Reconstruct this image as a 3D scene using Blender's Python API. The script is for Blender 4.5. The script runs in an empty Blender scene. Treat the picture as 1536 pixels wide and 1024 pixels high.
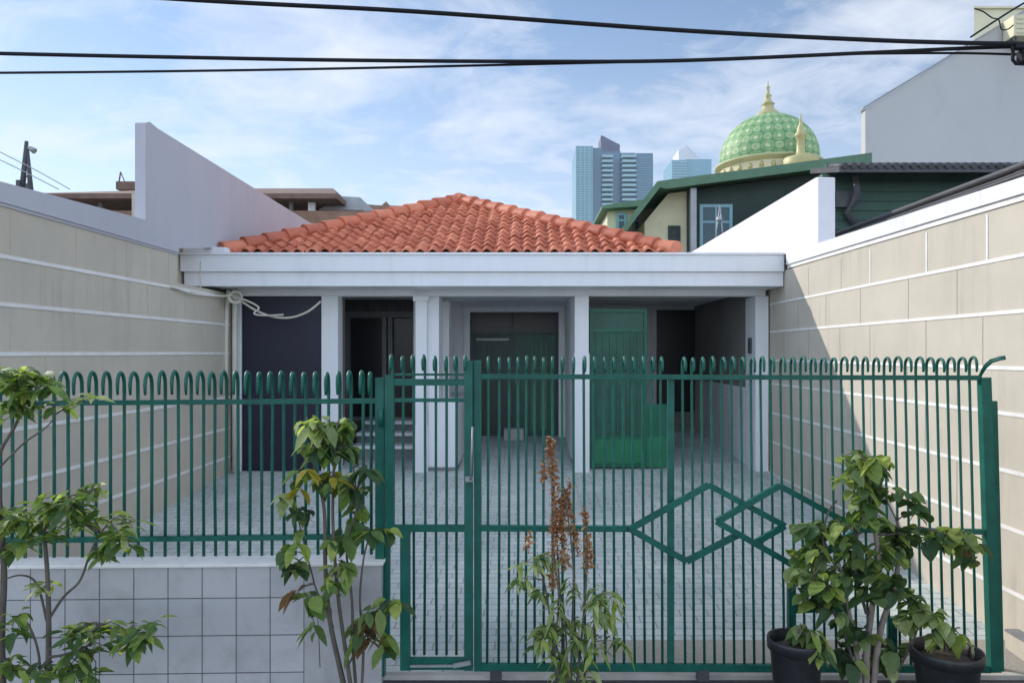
import bpy, bmesh, math, random
from mathutils import Vector, Matrix
random.seed(7)
R = math.radians
SC = bpy.context.scene
COL = SC.collection
F = 1100.0; VX = 790.0; VY = 528.0; CZ = 2.0

def P(px, py, Y):
    return Vector(((px - VX) / F * Y, Y, CZ + (VY - py) / F * Y))
def XX(px, Y): return (px - VX) / F * Y
def ZZ(py, Y): return CZ + (VY - py) / F * Y
def G(Y): return 0.0735 * (Y - 4.9)          # the court rises gently to the house

# ------------------------------------------------------------------ materials
def new_mat(name):
    m = bpy.data.materials.new(name); m.use_nodes = True
    nt = m.node_tree
    return m, nt, nt.nodes, nt.links, nt.nodes['Principled BSDF']

def coords(nt, scale=(1, 1, 1), kind='Object'):
    tc = nt.nodes.new('ShaderNodeTexCoord'); mp = nt.nodes.new('ShaderNodeMapping')
    mp.inputs['Scale'].default_value = scale
    nt.links.new(tc.outputs[kind], mp.inputs['Vector'])
    return mp.outputs['Vector']

def noise(nt, vec, scale, detail=6, rough=0.6, dist=0.0):
    n = nt.nodes.new('ShaderNodeTexNoise')
    n.inputs['Scale'].default_value = scale; n.inputs['Detail'].default_value = detail
    n.inputs['Roughness'].default_value = rough; n.inputs['Distortion'].default_value = dist
    nt.links.new(vec, n.inputs['Vector'])
    return n.outputs['Fac']

def ramp(nt, fac, stops):
    r = nt.nodes.new('ShaderNodeValToRGB')
    el = r.color_ramp.elements
    while len(el) < len(stops): el.new(0.5)
    for e, (p, c) in zip(el, stops):
        e.position = p; e.color = (*c, 1) if len(c) == 3 else c
    nt.links.new(fac, r.inputs['Fac'])
    return r.outputs['Color']

def mixc(nt, fac, a, b, mode='MIX'):
    m = nt.nodes.new('ShaderNodeMix'); m.data_type = 'RGBA'; m.blend_type = mode
    for sock, v in ((m.inputs[0], fac), (m.inputs[6], a), (m.inputs[7], b)):
        if isinstance(v, (int, float)): sock.default_value = v
        elif isinstance(v, tuple): sock.default_value = (*v, 1)
        else: nt.links.new(v, sock)
    return m.outputs[2]

def mathn(nt, op, a, b=None, c=None):
    m = nt.nodes.new('ShaderNodeMath'); m.operation = op
    for i, v in enumerate((a, b, c)):
        if v is None: continue
        if isinstance(v, (int, float)): m.inputs[i].default_value = v
        else: nt.links.new(v, m.inputs[i])
    return m.outputs[0]

def bump(nt, h, strength=0.3, dist=0.01):
    b = nt.nodes.new('ShaderNodeBump')
    b.inputs['Strength'].default_value = strength; b.inputs['Distance'].default_value = dist
    nt.links.new(h, b.inputs['Height'])
    return b.outputs['Normal']

def plain(name, col, rough=0.6, var=0.15, scale=3.0, bumps=0.15, bscale=60, metal=0.0, spec=0.5, dirt=None, dirt_amt=0.5, stretch=(1, 1, 1), streak=0, rust=0):
    """painted or plastered surface: base colour, slow mottling, fine grain and optional stains with a shape of their own"""
    m, nt, N, L, bs = new_mat(name)
    v = coords(nt, stretch)
    lo = tuple(max(0, c * (1 - var)) for c in col); hi = tuple(min(1, c * (1 + var)) for c in col)
    c = ramp(nt, noise(nt, v, scale), [(0.3, lo), (0.7, hi)])
    if dirt:
        d = ramp(nt, noise(nt, v, scale * 2.3, 8, 0.7, 0.4), [(0.56, (0, 0, 0)), (0.74, (1, 1, 1))])
        c = mixc(nt, mathn(nt, 'MULTIPLY', d, dirt_amt), c, dirt)
    if streak:
        sv = coords(nt, (7, 7, .45))
        st_ = ramp(nt, noise(nt, sv, 2.0, 6, .6), [(.50, (0, 0, 0)), (.72, (1, 1, 1))])
        big = ramp(nt, noise(nt, v, .9, 3), [(.42, (0, 0, 0)), (.62, (1, 1, 1))])
        c = mixc(nt, mathn(nt, 'MULTIPLY', mathn(nt, 'MULTIPLY', st_, big), streak), c, tuple(k * .55 for k in col))
    if rust:
        rs = ramp(nt, noise(nt, v, 26, 8, .75), [(.63, (0, 0, 0)), (.68, (1, 1, 1))])
        c = mixc(nt, mathn(nt, 'MULTIPLY', rs, rust), c, (.10, .045, .02))
    L.new(c, bs.inputs['Base Color'])
    bs.inputs['Roughness'].default_value = rough; bs.inputs['Metallic'].default_value = metal
    bs.inputs['Specular IOR Level'].default_value = spec
    if bumps:
        L.new(bump(nt, noise(nt, v, bscale, 4), bumps, 0.004), bs.inputs['Normal'])
    return m

M = {}
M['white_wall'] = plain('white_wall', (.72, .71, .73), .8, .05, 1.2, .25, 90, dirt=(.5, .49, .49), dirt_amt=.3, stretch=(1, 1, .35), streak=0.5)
M['white_wall_shaded'] = plain('white_wall_shaded', (.47, .465, .505), .8, .05, 1.2, .25, 90, dirt=(.38, .37, .39), dirt_amt=.3, stretch=(1, 1, .35), streak=.2)  # white wall in shade: the bluish shade is put into this darker colour
M['white_trim'] = plain('white_trim', (.76, .77, .79), .55, .04, 1.5, .1, 60, dirt=(.55, .54, .53), dirt_amt=.3, stretch=(1, 1, .4), streak=.14)
M['beige'] = plain('beige', (.515, .462, .378), .85, .08, 1.6, .6, 110, dirt=(.44, .39, .32), dirt_amt=.35, streak=0.4)
M['beige_grey'] = plain('beige_grey', (.525, .465, .375), .85, .08, 1.3, .6, 110, dirt=(.38, .36, .33), dirt_amt=.4, streak=0.4)
M['mortar'] = plain('mortar', (.74, .72, .68), .8, .08, 6, .3, 80, dirt=(.45, .42, .38), dirt_amt=.5)
M['seam'] = plain('seam', (.38, .34, .29), .9, .08, 6, 0, 80)
M['seam_grey'] = plain('seam_grey', (.50, .44, .355), .9, .08, 6, 0, 80)
M['green_paint'] = plain('green_paint', (.005, .098, .070), (.45), .25, 9, .15, 140, spec=.35, dirt=(.008, .06, .045), dirt_amt=.6, rust=.7)
M['green_sheet'] = plain('green_sheet', (.007, .165, .072), .4, .15, 4, .12, 60, spec=.5)
M['gate_dark'] = plain('gate_dark', (.006, .115, .066), .4, .15, 4, .12, 60, spec=.4)
M['green_fascia'] = plain('green_fascia', (.085, .175, .10), .6, .15, 3, .1, 40, dirt=(.06, .12, .06), dirt_amt=.5)
M['green_soffit'] = plain('green_soffit', (.10, .24, .09), .7, .1, 3, .1, 40)
M['green_dark'] = plain('green_dark', (.012, .032, .024), .6, .25, 2, .2, 30)
M['green_board'] = plain('green_board', (.022, .065, .045), .6, .25, 2, .2, 30)
M['cream'] = plain('cream', (.66, .62, .42), .8, .06, 1.5, .1, 40, dirt=(.45, .42, .3), dirt_amt=.4)
M['navy'] = plain('navy', (.008, .009, .027), .45, .2, 1.5, .1, 30)
M['dark_wood'] = plain('dark_wood', (.07, .06, .056), .5, .3, 4, .1, 50, stretch=(6, 6, 1))
M['dark_door'] = plain('dark_door', (.018, .045, .038), .45, .3, 4, .1, 50, stretch=(6, 6, 1))
M['dark_green_wood'] = plain('dark_green_wood', (.012, .085, .06), .45, .3, 4, .1, 50)
M['grey_frame'] = plain('grey_frame', (.13, .13, .13), .5, .15, 4, .05, 50)
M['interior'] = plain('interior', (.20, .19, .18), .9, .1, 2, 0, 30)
M['black_plastic'] = plain('black_plastic', (.018, .019, .021), .42, .35, 8, .2, 70, dirt=(.07, .065, .06), dirt_amt=.6)
M['soil'] = plain('soil', (.075, .055, .042), .95, .5, 25, .9, 60)
M['cable_black'] = plain('cable_black', (.012, .013, .016), .7, .1, 5, 0, spec=.2)
M['cable_cream'] = plain('cable_cream', (.62, .58, .50), .6, .1, 5, 0)
M['metal_grey'] = plain('metal_grey', (.32, .33, .34), .45, .15, 3, .1, 60, metal=.3)
M['dark_metal'] = plain('dark_metal', (.055, .055, .06), .55, .3, 4, .2, 50)
M['brown_roof'] = plain('brown_roof', (.17, .105, .08), .85, .3, 2.5, .5, 12, dirt=(.09, .07, .06), dirt_amt=.6)
M['brick_brown'] = plain('brick_brown', (.26, .16, .11), .9, .25, 3, .3, 20)
M['grey_wall'] = plain('grey_wall', (.50, .49, .475), .85, .06, .35, .2, 40, dirt=(.36, .36, .36), dirt_amt=.4, stretch=(1, 1, .6))
M['gold'] = plain('gold', (.42, .385, .18), .5, .12, 3, .05, 30, metal=.1)
M['mosque_cream'] = plain('mosque_cream', (.60, .55, .36), .8, .08, 1, .05, 10)
M['mosque_trim'] = plain('mosque_trim', (.42, .43, .24), .7, .1, 1, .05, 10)
M['tower_dark'] = plain('tower_dark', (.06, .15, .22), .25, .15, .02, 0, spec=.7)
M['tower_teal'] = plain('tower_teal', (.12, .30, .35), .25, .12, .05, 0, spec=.7)
M['tower_light'] = plain('tower_light', (.30, .47, .50), .5, .1, .03, 0)
M['tower_crown'] = plain('tower_crown', (.11, .12, .17), .7, .1, .03, 0)
M['tower_white'] = plain('tower_white', (.62, .64, .66), .7, .06, .05, 0)
M['concrete'] = plain('concrete', (.42, .40, .36), .9, .2, 3, .5, 70, dirt=(.27, .26, .23), dirt_amt=.5, streak=0.3)
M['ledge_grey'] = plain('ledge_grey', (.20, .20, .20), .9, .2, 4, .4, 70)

def glass_mat(name, col, rough=.08):
    m, nt, N, L, bs = new_mat(name)
    bs.inputs['Base Color'].default_value = (*col, 1); bs.inputs['Roughness'].default_value = rough
    bs.inputs['Specular IOR Level'].default_value = .3
    v = coords(nt)
    L.new(bump(nt, noise(nt, v, 1.5, 2), .04, .02), bs.inputs['Normal'])
    return m
M['dark_glass'] = glass_mat('dark_glass', (.016, .015, .017), .25)
M['blue_glass'] = glass_mat('blue_glass', (.05, .10, .12), .15)

def roof_tile_mat():
    m, nt, N, L, bs = new_mat('terracotta')
    g = N.new('ShaderNodeNewGeometry')
    c = ramp(nt, g.outputs['Random Per Island'], [(0, (.45, .115, .056)), (.5, (.555, .16, .08)), (1, (.645, .22, .115))])
    v = coords(nt)
    d = ramp(nt, noise(nt, v, 5, 8, .7), [(.42, (1.05, 1.05, 1.05)), (.60, (.85, .82, .8)), (.78, (.45, .42, .40))])
    c = mixc(nt, .8, c, d, 'MULTIPLY')
    L.new(c, bs.inputs['Base Color']); bs.inputs['Roughness'].default_value = .55
    L.new(bump(nt, noise(nt, v, 70, 4), .25, .004), bs.inputs['Normal'])
    return m
M['terracotta'] = roof_tile_mat()

def paver_mat():
    m, nt, N, L, bs = new_mat('pavers')
    v = coords(nt)
    b = N.new('ShaderNodeTexBrick')
    b.inputs['Scale'].default_value = 1.0
    b.inputs['Brick Width'].default_value = .21; b.inputs['Row Height'].default_value = .105
    b.inputs['Mortar Size'].default_value = .006; b.inputs['Mortar Smooth'].default_value = .3
    b.inputs['Color1'].default_value = (.50, .55, .55, 1); b.inputs['Color2'].default_value = (.58, .62, .60, 1)
    b.inputs['Mortar'].default_value = (.30, .33, .33, 1)
    wob = N.new('ShaderNodeVectorMath'); wob.operation = 'ADD'
    nz = N.new('ShaderNodeTexNoise'); nz.inputs['Scale'].default_value = 6
    L.new(v, nz.inputs['Vector'])
    sc = N.new('ShaderNodeVectorMath'); sc.operation = 'SCALE'; sc.inputs['Scale'].default_value = .012
    L.new(nz.outputs['Color'], sc.inputs[0]); L.new(v, wob.inputs[0]); L.new(sc.outputs[0], wob.inputs[1])
    L.new(wob.outputs[0], b.inputs['Vector'])
    st = ramp(nt, noise(nt, v, 1.1, 8, .65, .3), [(.35, (.72, .74, .73)), (.65, (1.06, 1.05, 1.02))])
    c = mixc(nt, 1.0, b.outputs['Color'], st, 'MULTIPLY')
    gr = ramp(nt, noise(nt, v, 45, 5, .7), [(.35, (.8, .8, .8)), (.65, (1.1, 1.1, 1.1))])
    c = mixc(nt, .7, c, gr, 'MULTIPLY')
    L.new(c, bs.inputs['Base Color']); bs.inputs['Roughness'].default_value = .8
    h = mathn(nt, 'ADD', mathn(nt, 'MULTIPLY', b.outputs['Fac'], -1.0), mathn(nt, 'MULTIPLY', noise(nt, v, 30, 4), .4))
    L.new(bump(nt, h, .6, .008), bs.inputs['Normal'])
    return m
M['pavers'] = paver_mat()

def asphalt_mat(name, a, b_):
    m, nt, N, L, bs = new_mat(name)
    v = coords(nt)
    c = ramp(nt, noise(nt, v, .8, 8, .7), [(.3, a), (.7, b_)])
    g = ramp(nt, noise(nt, v, 120, 3, .7), [(.35, (.6, .6, .6)), (.7, (1.35, 1.35, 1.35))])
    c = mixc(nt, .8, c, g, 'MULTIPLY')
    L.new(c, bs.inputs['Base Color']); bs.inputs['Roughness'].default_value = .9
    L.new(bump(nt, noise(nt, v, 140, 4), .7, .006), bs.inputs['Normal'])
    return m
M['asphalt'] = asphalt_mat('asphalt', (.045, .045, .05), (.075, .075, .078))
M['earth'] = asphalt_mat('earth', (.12, .11, .09), (.18, .16, .13))
M['apron_sun_tone'] = asphalt_mat('apron_sun_tone', (.34, .31, .26), (.46, .42, .36))  # pale warm cement tone; sunlight on the ground is put into the colour

def wall_tile_mat():
    m, nt, N, L, bs = new_mat('wall_tiles')
    tc = N.new('ShaderNodeTexCoord'); mp = N.new('ShaderNodeMapping')
    mp.inputs['Rotation'].default_value = (R(-90), 0, 0)     # x along, z up -> brick plane
    mp.inputs['Location'].default_value = (0.0, 0.0, 0)
    sep = N.new('ShaderNodeSeparateXYZ'); cmb = N.new('ShaderNodeCombineXYZ')
    L.new(tc.outputs['Object'], sep.inputs[0])
    L.new(mathn(nt, 'ADD', sep.outputs['X'], (.466 + 20.3)), cmb.inputs['X'])
    L.new(mathn(nt, 'ADD', sep.outputs['Z'], 22.6 - .064), cmb.inputs['Y'])
    b = N.new('ShaderNodeTexBrick'); b.offset = 0
    b.inputs['Scale'].default_value = 1
    b.inputs['Brick Width'].default_value = .203; b.inputs['Row Height'].default_value = .226
    b.inputs['Mortar Size'].default_value = .0034; b.inputs['Mortar Smooth'].default_value = .1
    b.inputs['Color1'].default_value = (.42, .415, .42, 1); b.inputs['Color2'].default_value = (.48, .47, .475, 1)
    b.inputs['Mortar'].default_value = (.12, .115, .12, 1)
    L.new(cmb.outputs[0], b.inputs['Vector'])
    inside = mathn(nt, 'LESS_THAN', sep.outputs['X'], -.464)
    rend = ramp(nt, noise(nt, tc.outputs['Object'], 5, 8, .7), [(.3, (.33, .32, .32)), (.7, (.46, .45, .45))])
    c = mixc(nt, inside, rend, b.outputs['Color'])
    st = ramp(nt, noise(nt, tc.outputs['Object'], 3.2, 9, .75, .5), [(.48, (1, 1, 1)), (.78, (.70, .68, .66))])
    c = mixc(nt, .9, c, st, 'MULTIPLY')
    L.new(c, bs.inputs['Base Color']); bs.inputs['Roughness'].default_value = .45
    L.new(bump(nt, mathn(nt, 'MULTIPLY', b.outputs['Fac'], mathn(nt, 'MULTIPLY', inside, -1.0)), .5, .004), bs.inputs['Normal'])
    return m
M['wall_tiles'] = wall_tile_mat()

def leaf_mat(name, stops, trans=.35):
    m, nt, N, L, bs = new_mat(name)
    g = N.new('ShaderNodeNewGeometry')
    c = ramp(nt, g.outputs['Random Per Island'], stops)
    v = coords(nt)
    w = ramp(nt, noise(nt, v, 35, 4), [(.35, (.75, .75, .75)), (.7, (1.15, 1.15, 1.1))])
    c = mixc(nt, .8, c, w, 'MULTIPLY')
    L.new(c, bs.inputs['Base Color']); bs.inputs['Roughness'].default_value = .58; bs.inputs['Specular IOR Level'].default_value = .35
    tr = N.new('ShaderNodeBsdfTranslucent')
    L.new(mixc(nt, 1, c, (1.5, 1.7, .7), 'MULTIPLY'), tr.inputs['Color'])
    mx = N.new('ShaderNodeMixShader'); mx.inputs[0].default_value = trans
    L.new(bs.outputs[0], mx.inputs[1]); L.new(tr.outputs[0], mx.inputs[2])
    L.new(mx.outputs[0], N['Material Output'].inputs['Surface'])
    return m
M['leaf_mid'] = leaf_mat('leaf_mid', [(0, (.06, .115, .04)), (.35, (.13, .21, .065)), (.75, (.26, .34, .085)), (1, (.38, .43, .11))], .45)
M['leaf_dark'] = leaf_mat('leaf_dark', [(0, (.036, .075, .033)), (.5, (.07, .13, .05)), (.85, (.15, .21, .07)), (1, (.25, .31, .09))], .35)
M['leaf_pale'] = leaf_mat('leaf_pale', [(0, (.18, .24, .10)), (.5, (.32, .38, .16)), (1, (.50, .53, .26))], .45)
M['leaf_yellow'] = leaf_mat('leaf_yellow', [(0, (.33, .28, .03)), (1, (.45, .36, .05))])
M['leaf_dry'] = leaf_mat('leaf_dry', [(0, (.14, .075, .03)), (1, (.30, .17, .08))], .2)
M['seed_rust'] = leaf_mat('seed_rust', [(0, (.28, .10, .05)), (.5, (.44, .20, .10)), (1, (.55, .36, .20))], .3)
M['bark'] = plain('bark', (.10, .085, .068), .9, .35, 14, .8, 60, stretch=(1, 1, .3))
M['bark_pale'] = plain('bark_pale', (.23, .19, .16), .9, .3, 14, .8, 60, stretch=(1, 1, .3))

def dome_mat():
    m, nt, N, L, bs = new_mat('dome_mosaic')
    tc = N.new('ShaderNodeTexCoord'); sep = N.new('ShaderNodeSeparateXYZ')
    L.new(tc.outputs['Object'], sep.inputs[0])
    wob = mathn(nt, 'MULTIPLY', mathn(nt, 'SUBTRACT', noise(nt, tc.outputs['Object'], 2.2, 3, .6), .5), .10)
    th = mathn(nt, 'ADD', mathn(nt, 'ARCTAN2', sep.outputs['Y'], sep.outputs['X']), wob)
    el = mathn(nt, 'MULTIPLY', sep.outputs['Z'], .36)
    a = mathn(nt, 'MULTIPLY', th, 14.0)
    b = mathn(nt, 'MULTIPLY', el, 13.0)
    s1 = mathn(nt, 'SINE', mathn(nt, 'ADD', a, b)); s2 = mathn(nt, 'SINE', mathn(nt, 'SUBTRACT', a, b))
    pr = mathn(nt, 'MULTIPLY', s1, s2)
    star = mathn(nt, 'SINE', mathn(nt, 'MULTIPLY', mathn(nt, 'ADD', s1, s2), 4.0))
    f = mathn(nt, 'ADD', mathn(nt, 'MULTIPLY', pr, .34), mathn(nt, 'MULTIPLY', star, .2))
    n_ = noise(nt, tc.outputs['Object'], 5.0, 4, .7)
    f = mathn(nt, 'ADD', mathn(nt, 'ADD', mathn(nt, 'MULTIPLY', f, .75), .19), mathn(nt, 'MULTIPLY', n_, .62))
    c = ramp(nt, f, [(.12, (.07, .20, .09)), (.40, (.15, .31, .12)), (.62, (.27, .40, .18)), (.88, (.52, .55, .33))])
    L.new(c, bs.inputs['Base Color']); bs.inputs['Roughness'].default_value = .6
    return m
M['dome_mosaic'] = dome_mat()

# ------------------------------------------------------------------ mesh builder
class MB:
    def __init__(s): s.bm = bmesh.new()
    def face(s, vs, mi=0, smooth=False):
        try: f = s.bm.faces.new(vs)
        except ValueError: return
        f.material_index = mi; f.smooth = smooth
    def box(s, x0, x1, y0, y1, z0, z1, mi=0, bev=0.0):
        if x0 > x1: x0, x1 = x1, x0
        if y0 > y1: y0, y1 = y1, y0
        if z0 > z1: z0, z1 = z1, z0
        r = bmesh.ops.create_cube(s.bm, size=1)
        vs = r['verts']
        for v in vs:
            v.co = Vector(((x0 + x1) / 2 + v.co.x * (x1 - x0), (y0 + y1) / 2 + v.co.y * (y1 - y0), (z0 + z1) / 2 + v.co.z * (z1 - z0)))
        fs = set(f for v in vs for f in v.link_faces)
        for f in fs: f.material_index = mi
        if bev > 0:
            es = list(set(e for v in vs for e in v.link_edges))
            r = bmesh.ops.bevel(s.bm, geom=es, offset=bev, segments=2, affect='EDGES', profile=.5)
            for f in r['faces']: f.material_index = mi
        return s
    def tube(s, pts, rad, n=8, mi=0, cap=True, smooth=True, sq=None):
        pts = [Vector(p) for p in pts]
        rads = rad if isinstance(rad, (list, tuple)) else [rad] * len(pts)
        rings = []
        ref = None
        for i, p in enumerate(pts):
            t = (pts[min(i + 1, len(pts) - 1)] - pts[max(i - 1, 0)])
            if t.length < 1e-9: t = Vector((0, 0, 1))
            t.normalize()
            if ref is None:
                ref = Vector((1, 0, 0)) if abs(t.x) < .8 else Vector((0, 1, 0))
            u = ref - t * ref.dot(t)
            if u.length < 1e-5: u = t.orthogonal()
            u.normalize(); ref = u
            w = t.cross(u)
            ring = []
            for k in range(n):
                a = 2 * math.pi * (k + (.5 if sq else 0)) / n
                ring.append(s.bm.verts.new(p + (u * math.cos(a) + w * math.sin(a)) * rads[i]))
            rings.append(ring)
        for a, b in zip(rings, rings[1:]):
            for k in range(n):
                s.face((a[k], a[(k + 1) % n], b[(k + 1) % n], b[k]), mi, smooth)
        if cap:
            s.face(rings[0][::-1], mi); s.face(rings[-1], mi)
        return s
    def bar(s, a, b, w, d, mi=0):
        """square bar between two points; w is the size across, d the depth along Y"""
        a = Vector(a); b = Vector(b); t = (b - a).normalized()
        dep = Vector((0, 1, 0)); dep = (dep - t * dep.dot(t)).normalized()
        u = t.cross(dep)
        vs = []
        for p in (a, b):
            for (i, j) in ((-1, -1), (1, -1), (1, 1), (-1, 1)):
                vs.append(s.bm.verts.new(p + u * (w / 2 * i) + dep * (d / 2 * j)))
        for k in range(4):
            s.face((vs[k], vs[(k + 1) % 4], vs[4 + (k + 1) % 4], vs[4 + k]), mi)
        s.face(vs[3::-1], mi); s.face(vs[4:], mi)
        return s
    def prism(s, poly, axis, a, b, mi=0):
        """poly of 2-D points extruded along axis from a to b; axis 'x': (y,z), 'y': (x,z), 'z': (x,y)"""
        def mk(p, t):
            return {'x': Vector((t, p[0], p[1])), 'y': Vector((p[0], t, p[1])), 'z': Vector((p[0], p[1], t))}[axis]
        A = [s.bm.verts.new(mk(p, a)) for p in poly]; B = [s.bm.verts.new(mk(p, b)) for p in poly]
        n = len(poly)
        s.face(A, mi); s.face(B[::-1], mi)
        for k in range(n): s.face((A[k], B[k], B[(k + 1) % n], A[(k + 1) % n]), mi)
        return s
    def lathe(s, prof, cx, cy, n=32, mi=0, smooth=True):
        rings = []
        for r, z in prof:
            rings.append([s.bm.verts.new((cx + r * math.cos(2 * math.pi * k / n), cy + r * math.sin(2 * math.pi * k / n), z)) for k in range(n)])
        for a, b in zip(rings, rings[1:]):
            for k in range(n): s.face((a[k], a[(k + 1) % n], b[(k + 1) % n], b[k]), mi, smooth)
        s.face(rings[0][::-1], mi); s.face(rings[-1], mi)
        return s
    def leaf(s, base, dirv, up, L, W, droop=.3, fold=.2, mi=0, prof=(0.12, .8, 1.0, .72, 0.0)):
        d = Vector(dirv).normalized(); u = Vector(up); u = (u - d * u.dot(d))
        if u.length < 1e-4: u = d.orthogonal()
        u.normalize(); sd = d.cross(u)
        rows = []
        n = len(prof) - 1
        for i, w in enumerate(prof):
            t = i / n
            c = Vector(base) + d * (L * t) - Vector((0, 0, 1)) * (droop * L * t * t)
            if w < .01: rows.append([s.bm.verts.new(c)])
            else:
                off = sd * (W / 2 * w); lift = u * (fold * W * w)
                rows.append([s.bm.verts.new(c - off + lift), s.bm.verts.new(c), s.bm.verts.new(c + off + lift)])
        for a, b in zip(rows, rows[1:]):
            if len(b) == 3:
                s.face((a[0], a[1], b[1], b[0]), mi, True); s.face((a[1], a[2], b[2], b[1]), mi, True)
            else:
                s.face((a[0], a[1], b[0]), mi, True); s.face((a[1], a[2], b[0]), mi, True)
    def build(s, name, mats, parent=None, loc=None, fix=True):
        if fix: bmesh.ops.recalc_face_normals(s.bm, faces=s.bm.faces[:])
        me = bpy.data.meshes.new(name); s.bm.to_mesh(me); s.bm.free()
        for m in (mats if isinstance(mats, (list, tuple)) else [mats]): me.materials.append(M[m] if isinstance(m, str) else m)
        o = bpy.data.objects.new(name, me); COL.objects.link(o)
        if parent is not None:
            o.parent = parent
            o.matrix_parent_inverse = Matrix.Translation(-parent.location)
        return o

def tag(o, label, cat, group=None, kind=None):
    if label: o['label'] = label
    if cat: o['category'] = cat
    if group: o['group'] = group
    if kind: o['kind'] = kind
    return o
def thing(name, loc, label, cat, group=None):
    o = bpy.data.objects.new(name, None); COL.objects.link(o); o.location = loc; o.empty_display_size = .2
    return tag(o, label, cat, group)
def structure(o): o['kind'] = 'structure'; return o

# ------------------------------------------------------------------ ground
b = MB(); S = 3000
b.face([b.bm.verts.new(v) for v in ((-S, -S, -.06), (S, -S, -.06), (S, S, -.06), (-S, S, -.06))])
structure(b.build('ground', 'earth', fix=False))
b = MB(); b.face([b.bm.verts.new(v) for v in ((-40, -6, -.03), (40, -6, -.03), (40, 4.544, -.03), (-40, 4.544, -.03))])
structure(b.build('street', 'asphalt', fix=False))
b = MB(); b.box(-3.9, 3.6, 4.545, 4.601, -.2, .0, bev=.006); structure(b.build('kerb_strip', 'concrete'))
b = MB()
b.prism([(4.6, -.2), (16, -.2), (16, G(16)), (5.06, G(5.06)), (4.6, G(4.6))], 'x', -4.1, 3.4)
structure(b.build('court_paving', 'pavers'))
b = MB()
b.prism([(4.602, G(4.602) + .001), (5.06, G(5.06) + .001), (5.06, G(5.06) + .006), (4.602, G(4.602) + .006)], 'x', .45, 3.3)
structure(b.build('apron_sun_tone_path', 'apron_sun_tone'))  # strip whose paler colour stands in for sun on the paving

# ------------------------------------------------------------------ left boundary wall
LX = -4.05
t = thing('boundary_wall', (LX, 8, 0), 'tall shaded boundary wall on the left, grey beige with white horizontal lines and a high white upper part', 'wall')
b = MB()
b.box(LX - .3, LX, 5.5, 16.2, -.1, 3.15)
b.bm.free(); b = MB()
b.prism([(5.5, -.1), (16.2, -.1), (16.2, 2.80), (8.5, 2.80), (8.5, 3.15), (5.5, 3.15)], 'x', LX - .3, LX, 0)
b.prism([(4.3, -.1), (5.49, -.1), (5.49, 1.6), (4.3, 1.6)], 'x', LX - .3, LX, 0)
for z in (2.74, 2.37, 1.985, 1.39, .97, .58):
    z_ = z; y0 = 5.5
    b.box(LX - .01, LX + .007, 5.5, 10.0, z - .016, z + .016, 1)
rows = [3.15, 2.74, 2.37, 1.985, 1.39, .97, .58]
for i in range(6):
    y = 5.75 + (.42 if i % 2 else 0)
    while y < 9.9:
        b.box(LX - .01, LX + .003, y - .006, y + .006, rows[i + 1] + .017, rows[i] - .017, 2); y += .86 + random.uniform(-.05, .05)
b.build('wall', ['beige_grey', 'mortar', 'seam_grey'], t)
b = MB()
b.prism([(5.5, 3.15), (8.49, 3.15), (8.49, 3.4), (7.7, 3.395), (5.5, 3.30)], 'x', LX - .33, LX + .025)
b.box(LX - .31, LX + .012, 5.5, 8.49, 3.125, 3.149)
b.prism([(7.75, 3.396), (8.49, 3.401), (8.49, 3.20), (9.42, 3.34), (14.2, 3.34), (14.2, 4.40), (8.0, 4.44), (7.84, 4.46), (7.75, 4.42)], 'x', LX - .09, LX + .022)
b.build('upper_wall', 'white_wall_shaded', t)
b = MB(); b.box(LX - .56, LX - .405, 8.56, 15.6, 0, 3.85); b.build('sun_leak_blocker', 'beige_grey', t)  # unseen slab added outside the wall to block sun coming through the notch

# ------------------------------------------------------------------ right boundary wall
RX = 3.32
t = thing('boundary_wall', (RX, 8, 0), 'sunlit beige boundary wall on the right, scored into blocks under a white coping', 'wall')
b = MB()
b.prism([(3.0, -.1), (16.2, -.1), (16.2, 3.08), (3.0, 3.02)], 'x', RX, RX + .28, 0)
lines = [3.02, 2.65, 2.275, 1.89, 1.575, 1.18, .79, .36]
for z in lines[1:]:
    b.box(RX - .006, RX + .01, 3.0, 10.0, z - .013, z + .013, 1)
joints = [[8.63, 7.75, 7.08, 6.11, 5.31, 4.5, 3.7], [8.98, 8.13, 7.3, 6.39, 5.64, 4.8, 4.0]]
for i in range(len(lines) - 1):
    for y in joints[i % 2] + [9.45 + .4 * (i % 2)]:
        y += random.uniform(-.03, .03)
        wide = y < 7.2 and i < 1
        b.box(RX - (.005 if wide else .002), RX + .01, y - (.010 if wide else .005), y + (.010 if wide else .005), lines[i + 1] + .0135, lines[i] - (.014 if i else .03), 1 if wide else 2)
b.build('wall', ['beige', 'mortar', 'seam'], t)
b = MB()
b.prism([(3.0, 2.99), (9.3, 3.06), (9.3, 3.105), (3.0, 3.03)], 'x', RX - .012, RX + .26)
b.build('moulding', 'mortar', t)
b = MB()
b.prism([(3.0, 3.031), (9.3, 3.106), (9.3, 3.25), (3.0, 3.125)], 'x', RX - .03, RX + .31)
b.build('coping', 'white_wall', t)
b = MB()
b.prism([(8.3, 3.235), (9.3, 3.251), (16, 3.29), (16, 4.0), (8.36, 3.99), (8.3, 3.97)], 'x', RX - .02, RX + .17)
b.build('upper_wall', 'white_wall', t)
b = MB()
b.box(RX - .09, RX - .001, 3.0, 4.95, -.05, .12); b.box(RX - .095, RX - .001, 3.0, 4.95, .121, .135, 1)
b.build('base_ledge', ['beige', 'ledge_grey'], t)

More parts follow.
